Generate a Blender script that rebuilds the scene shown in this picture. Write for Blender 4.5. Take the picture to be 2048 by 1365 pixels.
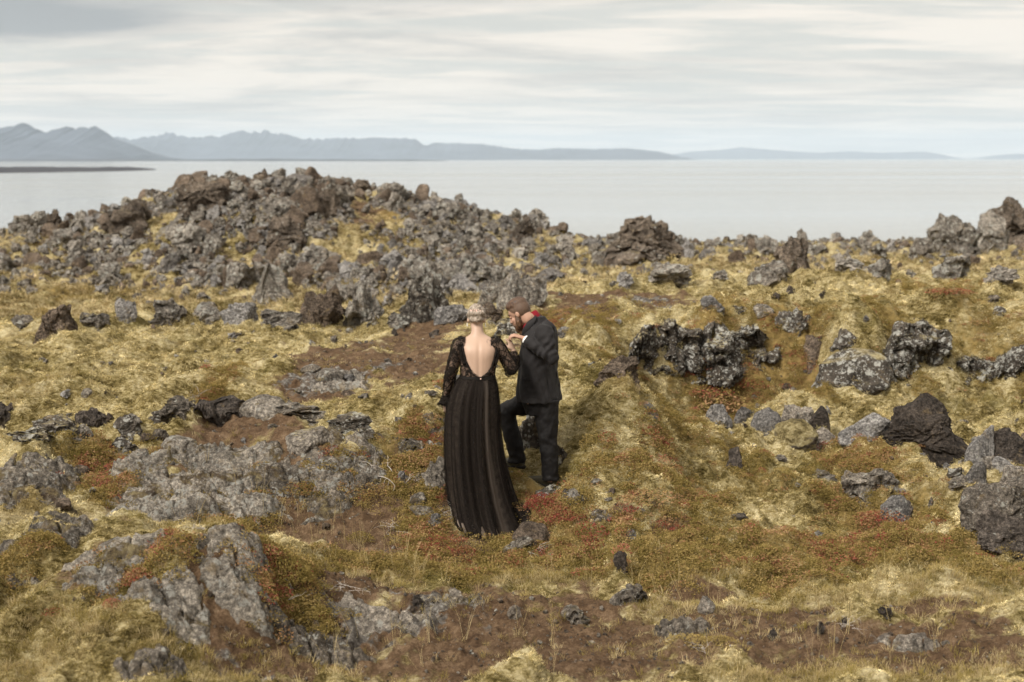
import bpy, bmesh, math, random
import numpy as np
from mathutils import Vector, Matrix

for _o in list(bpy.data.objects):
    bpy.data.objects.remove(_o)
SC = bpy.context.scene
COL = SC.collection
R = math.radians

# ------------------------------------------------------------------ camera
CZ = 3.2                       # camera height above the low ground in front
FPX = 2844.4                   # 50 mm lens, in pixels of the 2048 px wide photograph
PITCH = math.atan(365.5 / FPX)
cam_d = bpy.data.cameras.new('camera')
cam = bpy.data.objects.new('camera', cam_d)
COL.objects.link(cam)
cam.location = (0, 0, CZ)
cam.rotation_euler = (math.pi / 2 - PITCH, 0, 0)
cam_d.lens = 50
cam_d.sensor_width = 36
cam_d.clip_start = 0.1
cam_d.clip_end = 300000
cam_d.dof.use_dof = True
cam_d.dof.focus_distance = 12.3
cam_d.dof.aperture_fstop = 2.0
SC.camera = cam

# ------------------------------------------------------------------ sky
SUN_EL, SUN_AZ = 42.0, 222.0       # degrees; azimuth clockwise from +Y (behind the camera, to the left)
w = bpy.data.worlds.new('World')
SC.world = w
w.use_nodes = True
wt = w.node_tree
wt.nodes.clear()


class NT:
    """small helper for node trees"""
    def __init__(self, tree):
        self.t = tree

    def n(self, kind, **kw):
        nd = self.t.nodes.new(kind)
        for k, v in kw.items():
            if k == 'inp':
                for a, b in v.items():
                    if isinstance(b, bpy.types.NodeSocket):
                        self.t.links.new(b, nd.inputs[a])
                    else:
                        nd.inputs[a].default_value = b
            else:
                setattr(nd, k, v)
        return nd

    def math(self, op, a, b=0.0, clamp=False):
        nd = self.n('ShaderNodeMath', operation=op, use_clamp=clamp, inp={0: a, 1: b})
        return nd.outputs[0]

    def mix(self, f, a, b, mode='MIX'):
        nd = self.t.nodes.new('ShaderNodeMix')
        nd.data_type = 'RGBA'
        nd.blend_type = mode
        nd.clamp_factor = True
        for idx, v in ((0, f), (6, a), (7, b)):
            if isinstance(v, bpy.types.NodeSocket):
                self.t.links.new(v, nd.inputs[idx])
            else:
                if idx and len(v) == 3:
                    v = (*v, 1)
                nd.inputs[idx].default_value = v
        return nd.outputs[2]

    def noise(self, vec, scale, detail=4, rough=0.55, dist=0.0):
        nd = self.n('ShaderNodeTexNoise', inp={'Scale': scale, 'Detail': detail, 'Roughness': rough, 'Distortion': dist})
        if vec is not None:
            self.t.links.new(vec, nd.inputs['Vector'])
        return nd.outputs['Fac']

    def ss(self, v, lo, hi):
        nd = self.n('ShaderNodeMapRange', interpolation_type='SMOOTHSTEP', inp={0: v, 1: lo, 2: hi, 3: 0.0, 4: 1.0})
        return nd.outputs[0]

    def ramp(self, v, stops):
        nd = self.n('ShaderNodeValToRGB')
        el = nd.color_ramp.elements
        while len(el) < len(stops):
            el.new(0.5)
        for e, (p, c) in zip(el, stops):
            e.position = p
            e.color = (*c, 1)
        self.t.links.new(v, nd.inputs[0])
        return nd.outputs[0]

    def link(self, a, b):
        self.t.links.new(a, b)


g = NT(wt)
sky = g.n('ShaderNodeTexSky', sky_type='NISHITA')
sky.sun_disc = False
sky.sun_elevation = R(SUN_EL)
sky.sun_rotation = R(SUN_AZ)
tc = g.n('ShaderNodeTexCoord')
sep = g.n('ShaderNodeSeparateXYZ', inp={0: tc.outputs['Generated']})
zz = g.math('ADD', g.math('MAXIMUM', sep.outputs[2], 0.0), 0.05)
cx = g.math('DIVIDE', sep.outputs[0], zz)
cy = g.math('DIVIDE', sep.outputs[1], zz)
cv = g.n('ShaderNodeCombineXYZ', inp={0: cx, 1: cy, 2: 0.0}).outputs[0]
cva = g.n('ShaderNodeMapping', inp={0: cv, 1: (3.1, 1.7, 0), 3: (0.62, 0.75, 1)}).outputs[0]
n1 = g.noise(cva, 0.55, 8, 0.62, 0.5)
cvb = g.n('ShaderNodeMapping', inp={0: cv, 1: (11.3, 4.9, 0), 3: (0.60, 1.35, 1)}).outputs[0]
n2 = g.noise(cvb, 0.8, 8, 0.62, 0.4)
# high sheet of pale cloud, darker grey-blue banks below it
cl = g.mix(g.ss(n1, 0.42, 0.63), (8.3, 8.05, 7.5), (5.1, 5.2, 5.1))
cl = g.mix(g.math('MULTIPLY', g.ss(n2, 0.46, 0.60), 0.85), cl, (5.5, 5.85, 5.75))
n3 = g.noise(g.n('ShaderNodeMapping', inp={0: cv, 1: (5, 9, 0), 3: (1.6, 2.6, 1)}).outputs[0], 1.0, 6, 0.65, 0.6)
cl = g.mix(g.math('MULTIPLY', g.ss(n3, 0.45, 0.68), 0.35), cl, (8.5, 8.1, 7.5))
# two heavier banks of cloud, high on the left and above the middle
for (bx, by, sx_, sy_, am) in ((-2.45, 6.5, 1.2, 1.05, 1.0), (-0.7, 6.1, 1.3, 0.42, 0.45)):
    dx_ = g.math('DIVIDE', g.math('SUBTRACT', cx, bx), sx_)
    dy_ = g.math('DIVIDE', g.math('SUBTRACT', cy, by), sy_)
    rr0 = g.math('SQRT', g.math('ADD', g.math('MULTIPLY', dx_, dx_), g.math('MULTIPLY', dy_, dy_)))
    rr0 = g.math('ADD', rr0, g.math('MULTIPLY', g.math('SUBTRACT', n1, 0.5), 2.4))
    cl = g.mix(g.math('MULTIPLY', g.ss(rr0, 1.25, 0.35), am), cl, (3.2, 3.5, 3.75))
# overcast sky brightens evenly towards the zenith
up = g.n('ShaderNodeMapRange', inp={0: sep.outputs[2], 1: 0.1, 2: 1.0, 3: 1.0, 4: 1.6}).outputs[0]
cl = g.mix(1.0, cl, (0.985, 0.922, 0.865), 'MULTIPLY')
cl = g.n('ShaderNodeVectorMath', operation='SCALE', inp={0: cl, 'Scale': up}).outputs[0]
skc = g.mix(0.95, sky.outputs[0], cl)
bg = g.n('ShaderNodeBackground', inp={0: skc, 1: 0.1})
wo = g.n('ShaderNodeOutputWorld', inp={0: bg.outputs[0]})

sun_d = bpy.data.lights.new('sun', 'SUN')
sun = bpy.data.objects.new('sun', sun_d)
COL.objects.link(sun)
sun_d.energy = 4.2
sun_d.angle = R(16)
sun_d.color = (1.0, 0.95, 0.87)
_sd = Vector((math.sin(R(SUN_AZ)) * math.cos(R(SUN_EL)), math.cos(R(SUN_AZ)) * math.cos(R(SUN_EL)), math.sin(R(SUN_EL))))
sun.rotation_euler = _sd.to_track_quat('Z', 'Y').to_euler()

SC.view_settings.view_transform = 'Standard'
SC.view_settings.look = 'None'
SC.view_settings.gamma = 1
SC.view_settings.exposure = 0.28
SC.view_settings.use_curve_mapping = False
SC.render.engine = 'CYCLES'
SC.cycles.max_bounces = 5
SC.cycles.use_adaptive_sampling = True
SC.cycles.adaptive_threshold = 0.025
SC.cycles.diffuse_bounces = 2
SC.cycles.glossy_bounces = 2
SC.cycles.transmission_bounces = 4
SC.cycles.volume_bounces = 1
SC.cycles.transparent_max_bounces = 12
SC.cycles.use_denoising = True
SC.cycles.caustics_reflective = False
SC.cycles.caustics_refractive = False


# ------------------------------------------------------------------ helpers
def ray(px, py):
    """direction of the line of sight through a point of the photograph, with y component 1"""
    u, v = (px - 1024) / FPX, (682.5 - py) / FPX
    y = math.cos(PITCH) + v * math.sin(PITCH)
    z = -math.sin(PITCH) + v * math.cos(PITCH)
    return u / y, z / y


def at(px, py, Y):
    a, b = ray(px, py)
    return Vector((a * Y, Y, CZ + b * Y))


rng = np.random.default_rng(7)
random.seed(7)
_perm = np.random.default_rng(99).permutation(256).astype(np.int32)
_perm = np.concatenate([_perm, _perm, _perm])
_g2 = np.array([(math.cos(a), math.sin(a)) for a in np.arange(16) * math.pi / 8])
_g3 = np.random.default_rng(5).normal(size=(64, 3))
_g3 /= np.linalg.norm(_g3, axis=1)[:, None]


def pn2(x, y, seed=0):
    x = np.asarray(x, float) + seed * 17.31
    y = np.asarray(y, float) - seed * 9.17
    xi, yi = np.floor(x).astype(np.int32), np.floor(y).astype(np.int32)
    xf, yf = x - xi, y - yi
    u, v = xf * xf * xf * (xf * (xf * 6 - 15) + 10), yf * yf * yf * (yf * (yf * 6 - 15) + 10)

    def c(dx, dy):
        h = _perm[_perm[(xi + dx) & 255] + ((yi + dy) & 255)] & 15
        gv = _g2[h]
        return gv[..., 0] * (xf - dx) + gv[..., 1] * (yf - dy)
    a = c(0, 0) * (1 - u) + c(1, 0) * u
    b = c(0, 1) * (1 - u) + c(1, 1) * u
    return (a * (1 - v) + b * v) * 1.4


def pn3(p, seed=0):
    p = np.asarray(p, float) + np.array([seed * 7.13, seed * -3.7, seed * 5.9])
    pi = np.floor(p).astype(np.int32)
    f = p - pi
    u = f * f * f * (f * (f * 6 - 15) + 10)
    out = np.zeros(len(p))
    for dx in (0, 1):
        for dy in (0, 1):
            for dz in (0, 1):
                h = _perm[_perm[_perm[(pi[:, 0] + dx) & 255] + ((pi[:, 1] + dy) & 255)] + ((pi[:, 2] + dz) & 255)] & 63
                d = (_g3[h] * (f - np.array([dx, dy, dz]))).sum(1)
                wgt = (u[:, 0] if dx else 1 - u[:, 0]) * (u[:, 1] if dy else 1 - u[:, 1]) * (u[:, 2] if dz else 1 - u[:, 2])
                out += d * wgt
    return out * 1.5


def fbm2(x, y, oct=4, seed=0, gain=0.5):
    s, a, f = 0, 1.0, 1.0
    for i in range(oct):
        s = s + a * pn2(x * f, y * f, seed + i)
        a *= gain
        f *= 2.03
    return s


def fbm3(p, oct=4, seed=0, gain=0.5, ridged=False):
    s, a, f = 0, 1.0, 1.0
    for i in range(oct):
        q = pn3(p * f, seed + i)
        s = s + a * ((1 - 2 * np.abs(q)) if ridged else q)
        a *= gain
        f *= 2.1
    return s


def sstep(a, b, x):
    t = np.clip((x - a) / (b - a), 0, 1)
    return t * t * (3 - 2 * t)


def tag(o, label=None, cat=None, group=None, kind=None):
    if label:
        o['label'] = label
    if cat:
        o['category'] = cat
    if group:
        o['group'] = group
    if kind:
        o['kind'] = kind
    return o


def np_mesh(name, verts, faces, smooth=True):
    """mesh from numpy arrays; all faces have the same number of corners"""
    verts = np.asarray(verts, np.float32)
    faces = np.asarray(faces, np.int32)
    me = bpy.data.meshes.new(name)
    k = faces.shape[1]
    me.vertices.add(len(verts))
    me.vertices.foreach_set('co', verts.ravel())
    me.loops.add(faces.size)
    me.loops.foreach_set('vertex_index', faces.ravel())
    me.polygons.add(len(faces))
    me.polygons.foreach_set('loop_start', np.arange(0, faces.size, k, dtype=np.int32))
    me.polygons.foreach_set('loop_total', np.full(len(faces), k, np.int32))
    me.polygons.foreach_set('use_smooth', np.full(len(faces), smooth, bool))
    me.update(calc_edges=True)
    me.validate()
    return me


def obj(name, me, mat=None, parent=None, loc=None):
    o = bpy.data.objects.new(name, me)
    COL.objects.link(o)
    if mat is not None and me is not None and not me.materials:
        me.materials.append(mat)
    if parent is not None:
        o.parent = parent
    if loc is not None:
        o.location = loc
    return o


def grid_faces(nr, nc, wrap=False):
    i = np.arange(nr - 1)[:, None]
    j = np.arange(nc if wrap else nc - 1)[None, :]
    a = i * nc + j
    b = i * nc + (j + 1) % nc
    return np.stack([a, b, b + nc, a + nc], -1).reshape(-1, 4)


def attr(me, name, arr, typ='FLOAT'):
    at_ = me.attributes.new(name, typ, 'POINT')
    key = {'FLOAT': 'value', 'FLOAT_VECTOR': 'vector', 'FLOAT_COLOR': 'color', 'INT': 'value'}[typ]
    at_.data.foreach_set(key, np.asarray(arr, np.int32 if typ == 'INT' else np.float32).ravel())


# ------------------------------------------------------------------ materials
def new_mat(name):
    m = bpy.data.materials.new(name)
    m.use_nodes = True
    m.node_tree.nodes.clear()
    return m, NT(m.node_tree)


def finish(q, shader, disp=None):
    q.n('ShaderNodeOutputMaterial', inp={0: shader})


def plain(name, col, rough=0.7, spec=0.3, nscale=0, namt=0.0, bump=0.0, bscale=60, sheen=0.0, sss=0.0):
    m, q = new_mat(name)
    p = q.n('ShaderNodeBsdfPrincipled', inp={'Roughness': rough, 'Specular IOR Level': spec})
    tc_ = q.n('ShaderNodeTexCoord').outputs['Object']
    if nscale:
        f = q.noise(tc_, nscale, 4, 0.6)
        c = q.mix(f, tuple(max(0, x * (1 - namt)) for x in col), tuple(min(1, x * (1 + namt)) for x in col))
        q.link(c, p.inputs['Base Color'])
    else:
        p.inputs['Base Color'].default_value = (*col, 1)
    if bump:
        b = q.n('ShaderNodeBump', inp={'Strength': bump, 'Distance': 0.01, 'Height': q.noise(tc_, bscale, 5, 0.65)})
        q.link(b.outputs[0], p.inputs['Normal'])
    if sheen:
        p.inputs['Sheen Weight'].default_value = sheen
    if sss:
        p.inputs['Subsurface Weight'].default_value = sss
        p.inputs['Subsurface Radius'].default_value = (0.012, 0.004, 0.002)
    finish(q, p.outputs[0])
    return m


def moss_color(q, pos):
    """woolly fringe moss: pale straw cushions, mustard and olive patches (a colour of the plant, in world space)"""
    a = q.noise(pos, 0.55, 4, 0.6, 0.4)
    b = q.noise(pos, 3.2, 5, 0.65, 0.3)
    c = q.noise(q.n('ShaderNodeMapping', inp={0: pos, 3: (1.0, 1.9, 1.6)}).outputs[0], 13.0, 5, 0.75, 0.6)
    f = q.math('ADD', q.math('MULTIPLY', a, 0.28), q.math('ADD', q.math('MULTIPLY', b, 0.36), q.math('MULTIPLY', c, 0.48)))
    col = q.ramp(f, [(0.44, (0.060, 0.046, 0.012)), (0.51, (0.228, 0.175, 0.070)), (0.56, (0.470, 0.385, 0.198)), (0.64, (0.76, 0.66, 0.43))])
    h = q.noise(pos, 1.1, 3, 0.5, 0.6)
    col = q.mix(q.math('MULTIPLY', q.ss(h, 0.56, 0.70), 0.55), col, (0.24, 0.17, 0.07))
    h2 = q.noise(q.n('ShaderNodeVectorMath', operation='ADD', inp={0: pos, 1: (13, 5, 2)}).outputs[0], 0.8, 4, 0.6, 0.4)
    col = q.mix(q.math('MULTIPLY', q.ss(h2, 0.55, 0.68), 0.42), col, (0.16, 0.135, 0.040))
    return col


def mat_moss_leaf(name='moss_fringe', tint=(1, 1, 1)):
    m, q = new_mat(name)
    pos = q.n('ShaderNodeNewGeometry').outputs['Position']
    col = moss_color(q, pos)
    rnd = q.n('ShaderNodeObjectInfo').outputs['Random']
    col = q.mix(1.0, col, q.ramp(rnd, [(0.0, (0.55, 0.57, 0.50)), (0.5, (1.05, 1.05, 1.0)), (1.0, (1.6, 1.6, 1.55))]), 'MULTIPLY')
    col = q.mix(1.0, col, tint, 'MULTIPLY')
    d = q.n('ShaderNodeBsdfDiffuse', inp={0: col, 1: 0.6})
    tr = q.n('ShaderNodeBsdfTranslucent', inp={0: col})
    mx = q.n('ShaderNodeMixShader', inp={0: 0.3, 1: d.outputs[0], 2: tr.outputs[0]})
    finish(q, mx.outputs[0])
    return m


def mat_leaf(name, stops, trans=0.3):
    """leaf colours picked per clump"""
    m, q = new_mat(name)
    rnd = q.n('ShaderNodeObjectInfo').outputs['Random']
    pos = q.n('ShaderNodeNewGeometry').outputs['Position']
    f = q.math('ADD', q.math('MULTIPLY', rnd, 0.45), q.math('MULTIPLY', q.noise(pos, 45, 2, 0.5), 0.6))
    col = q.ramp(f, stops)
    d = q.n('ShaderNodeBsdfDiffuse', inp={0: col, 1: 0.5})
    tr = q.n('ShaderNodeBsdfTranslucent', inp={0: col})
    mx = q.n('ShaderNodeMixShader', inp={0: trans, 1: d.outputs[0], 2: tr.outputs[0]})
    finish(q, mx.outputs[0])
    return m


def mat_ground():
    m, q = new_mat('moss_and_soil')
    geo = q.n('ShaderNodeNewGeometry')
    pos = geo.outputs['Position']
    mk = q.n('ShaderNodeSeparateColor', inp={0: q.n('ShaderNodeAttribute', attribute_name='cover').outputs['Color']})
    dirt_m, heath_m, rock_m = mk.outputs[0], mk.outputs[1], mk.outputs[2]
    red_m = q.n('ShaderNodeAttribute', attribute_name='redness').outputs['Fac']
    nf = q.noise(pos, 9, 6, 0.7)
    nc = q.noise(pos, 60, 4, 0.75)
    moss = moss_color(q, pos)
    moss = q.mix(1.0, moss, q.ramp(nc, [(0.3, (0.32, 0.30, 0.26)), (0.7, (0.85, 0.85, 0.8))]), 'MULTIPLY')  # dead moss under the tufts, darkened so the gaps between them look shaded
    soil = q.ramp(q.math('ADD', q.math('MULTIPLY', nf, 0.6), q.math('MULTIPLY', nc, 0.4)),
                  [(0.32, (0.028, 0.017, 0.011)), (0.48, (0.088, 0.054, 0.031)), (0.60, (0.170, 0.113, 0.068)), (0.72, (0.27, 0.21, 0.15))])
    heath_g = q.ramp(nf, [(0.35, (0.10, 0.072, 0.024)), (0.65, (0.28, 0.20, 0.075))])
    heath_r = q.ramp(nc, [(0.35, (0.075, 0.042, 0.018)), (0.65, (0.20, 0.095, 0.045))])
    heath = q.mix(q.math('MULTIPLY', red_m, 0.15), heath_g, heath_r)
    stone = q.ramp(q.noise(pos, 14, 8, 0.72), [(0.38, (0.045, 0.038, 0.032)), (0.52, (0.13, 0.115, 0.10)), (0.64, (0.32, 0.31, 0.28))])
    dm = q.ss(q.math('ADD', dirt_m, q.math('MULTIPLY', q.math('SUBTRACT', nf, 0.5), 1.3)), 0.28, 0.70)
    hm = q.ss(q.math('ADD', heath_m, q.math('MULTIPLY', q.math('SUBTRACT', nf, 0.5), 1.3)), 0.28, 0.72)
    rm = q.ss(q.math('ADD', rock_m, q.math('MULTIPLY', q.math('SUBTRACT', nf, 0.5), 1.0)), 0.42, 0.58)
    col = q.mix(hm, moss, heath)
    col = q.mix(dm, col, soil)
    col = q.mix(rm, col, stone)
    b1 = q.n('ShaderNodeBump', inp={'Strength': 0.9, 'Distance': 0.03, 'Height': q.noise(pos, 28, 6, 0.72)})
    b2 = q.n('ShaderNodeBump', inp={'Strength': 0.6, 'Distance': 0.008, 'Height': q.noise(pos, 130, 3, 0.7), 'Normal': b1.outputs[0]})
    p = q.n('ShaderNodeBsdfPrincipled', inp={'Base Color': col, 'Roughness': 0.95, 'Specular IOR Level': 0.08, 'Normal': b2.outputs[0]})
    finish(q, p.outputs[0])
    return m


def mat_rock(name, dark=(0.036, 0.031, 0.026), mid=(0.140, 0.125, 0.109), lichen=0.35, moss=0.3, pale=(0.46, 0.45, 0.40), scale=1.0, mossz=0.55, speck=1.0, patch=0.0):
    """basalt lava with crustose lichen blotches and moss on the upward faces"""
    m, q = new_mat(name)
    geo = q.n('ShaderNodeNewGeometry')
    pos = geo.outputs['Position']
    rnd = q.n('ShaderNodeObjectInfo').outputs['Random']
    a = q.noise(pos, 2.6 * scale, 6, 0.68, 0.4)
    b = q.noise(pos, 16 * scale, 6, 0.75)
    f = q.math('ADD', q.math('MULTIPLY', a, 0.55), q.math('MULTIPLY', b, 0.5))
    col = q.ramp(f, [(0.38, dark), (0.52, mid), (0.66, tuple(min(1, x * 1.9) for x in mid))])
    col = q.mix(1.0, col, q.ramp(rnd, [(0.0, (0.72, 0.68, 0.64)), (0.5, (1.0, 0.98, 0.96)), (1.0, (1.4, 1.38, 1.36))]), 'MULTIPLY')
    fine = q.noise(pos, 34 * scale, 6, 0.8)
    col = q.mix(speck, col, q.ramp(fine, [(0.34, (0.40, 0.38, 0.35)), (0.48, (1.05, 1.04, 1.02)), (0.58, (2.1, 2.08, 2.0)), (0.70, (3.4, 3.35, 3.2))]), 'MULTIPLY')
    # lichen: round blotches of several sizes
    warp = q.n('ShaderNodeVectorMath', operation='ADD', inp={0: pos, 1: q.n('ShaderNodeVectorMath', operation='SCALE', inp={
        0: q.n('ShaderNodeTexNoise', inp={'Vector': pos, 'Scale': 22 * scale, 'Detail': 3}).outputs['Color'], 'Scale': 0.06 / scale}).outputs[0]}).outputs[0]
    v1 = q.n('ShaderNodeTexVoronoi', inp={'Vector': warp, 'Scale': 8.5 * scale})
    v2 = q.n('ShaderNodeTexVoronoi', inp={'Vector': warp, 'Scale': 24 * scale})
    big = q.noise(pos, 1.7 * scale, 4, 0.6)
    amt = q.math('ADD', q.math('MULTIPLY', big, 0.8), lichen - 0.42)
    l1 = q.ss(q.math('SUBTRACT', amt, v1.outputs['Distance']), -0.10, 0.0)
    l2 = q.math('MULTIPLY', q.ss(q.math('SUBTRACT', amt, v2.outputs['Distance']), -0.08, 0.02), 0.75)
    lf = q.math('MULTIPLY', q.math('MAXIMUM', l1, l2), q.ss(b, 0.42, 0.54))
    lc = q.mix(q.noise(pos, 40 * scale, 3, 0.6), tuple(x * 0.62 for x in pale), tuple(min(1, x * 1.35) for x in pale))
    col = q.mix(q.math('MULTIPLY', lf, 0.85), col, lc)
    # ochre lichen stains
    col = q.mix(q.math('MULTIPLY', q.ss(q.noise(pos, 5.5 * scale, 5, 0.7), 0.58, 0.68), 0.5), col, (0.24, 0.17, 0.085))
    nz = q.n('ShaderNodeSeparateXYZ', inp={0: geo.outputs['Normal']}).outputs[2]
    mf = q.math('ADD', nz, q.math('MULTIPLY', q.math('SUBTRACT', q.noise(pos, 2.2 * scale, 5, 0.65), 0.5), 1.5))
    mf = q.math('MULTIPLY', q.ss(mf, mossz + 0.45 - moss, mossz + 0.85 - moss), 0.9 if moss > 0 else 0.0)
    col = q.mix(mf, col, q.mix(1.0, moss_color(q, pos), (0.75, 0.74, 0.66), 'MULTIPLY'))
    if patch:
        pn_ = q.noise(q.n('ShaderNodeMapping', inp={0: pos, 3: (1.0, 1.5, 1.5)}).outputs[0], 2.6, 6, 0.68, 0.5)
        col = q.mix(q.math('MULTIPLY', q.ss(pn_, 0.60 - patch * .1, 0.68 - patch * .1), 0.95), col, q.ramp(q.noise(pos, 12, 5, .7), [(0.4, (0.055, 0.036, 0.022)), (0.55, (0.16, 0.12, 0.06)), (0.68, (0.33, 0.27, 0.14))]))
    h = q.math('ADD', q.math('MULTIPLY', q.noise(pos, 22 * scale, 8, 0.78), 1.0), q.math('MULTIPLY', v2.outputs['Distance'], 0.25))
    b1 = q.n('ShaderNodeBump', inp={'Strength': 1.0, 'Distance': 0.075 / scale, 'Height': h})
    p = q.n('ShaderNodeBsdfPrincipled', inp={'Base Color': col, 'Roughness': 0.88, 'Specular IOR Level': 0.22, 'Normal': b1.outputs[0]})
    finish(q, p.outputs[0])
    return m


M = {}
M['ground'] = mat_ground()
M['moss'] = mat_moss_leaf()
M['moss_far'] = mat_moss_leaf('far_moss_and_sedge', (0.80, 0.77, 0.80))
M['lava'] = mat_rock('lava_rock', lichen=0.18, moss=0.06)
M['lava_dark'] = mat_rock('dark_lava_rock', dark=(0.017, 0.014, 0.012), mid=(0.058, 0.049, 0.043), lichen=-0.02, moss=-0.05)
M['lava_brown'] = mat_rock('brown_lava_rock', dark=(0.022, 0.016, 0.012), mid=(0.080, 0.062, 0.048), lichen=0.06, moss=0.0)
M['lava_grey'] = mat_rock('grey_lava_rock', dark=(0.045, 0.044, 0.045), mid=(0.135, 0.130, 0.128), lichen=0.08, moss=0.0)
M['lava_lichen'] = mat_rock('lichen_covered_rock', dark=(0.020, 0.017, 0.014), mid=(0.075, 0.065, 0.055), lichen=0.34, moss=0.20, pale=(0.55, 0.54, 0.49), speck=0.6)
M['lava_slab'] = mat_rock('lichen_grey_slab', dark=(0.040, 0.035, 0.030), mid=(0.150, 0.135, 0.117), lichen=0.27, moss=0.0, pale=(0.40, 0.39, 0.35), patch=0.6)
M['lava_moss'] = mat_rock('moss_capped_rock', lichen=0.30, moss=0.55)
M['lava_far'] = mat_rock('far_lava_rock', dark=(0.034, 0.030, 0.026), mid=(0.150, 0.137, 0.122), lichen=0.28, moss=0.05, scale=0.6)
M['lava_far_brown'] = mat_rock('far_brown_lava_rock', dark=(0.020, 0.015, 0.012), mid=(0.082, 0.067, 0.054), lichen=0.12, moss=0.04, scale=0.55)
M['green'] = mat_leaf('heath_leaf_green', [(0.15, (0.11, 0.092, 0.024)), (0.5, (0.24, 0.178, 0.058)), (0.8, (0.41, 0.30, 0.125))])
M['orange'] = mat_leaf('heath_leaf_orange', [(0.15, (0.18, 0.105, 0.04)), (0.5, (0.31, 0.175, 0.085)), (0.85, (0.47, 0.30, 0.17))])
M['red'] = mat_leaf('heath_leaf_red', [(0.15, (0.14, 0.035, 0.026)), (0.5, (0.30, 0.085, 0.060)), (0.85, (0.44, 0.18, 0.13))])
M['straw'] = mat_leaf('dry_grass_blade', [(0.15, (0.26, 0.19, 0.085)), (0.5, (0.44, 0.345, 0.175)), (0.85, (0.60, 0.50, 0.30))])
M['grass'] = mat_leaf('yellow_green_grass_blade', [(0.15, (0.13, 0.105, 0.028)), (0.5, (0.27, 0.21, 0.065)), (0.85, (0.44, 0.345, 0.14))])
M['stem'] = plain('woody_stem', (0.06, 0.038, 0.024), 0.9, 0.1, 40, 0.4)
M['dead'] = plain('bleached_dead_twig', (0.38, 0.34, 0.30), 0.85, 0.1, 30, 0.4)

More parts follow.
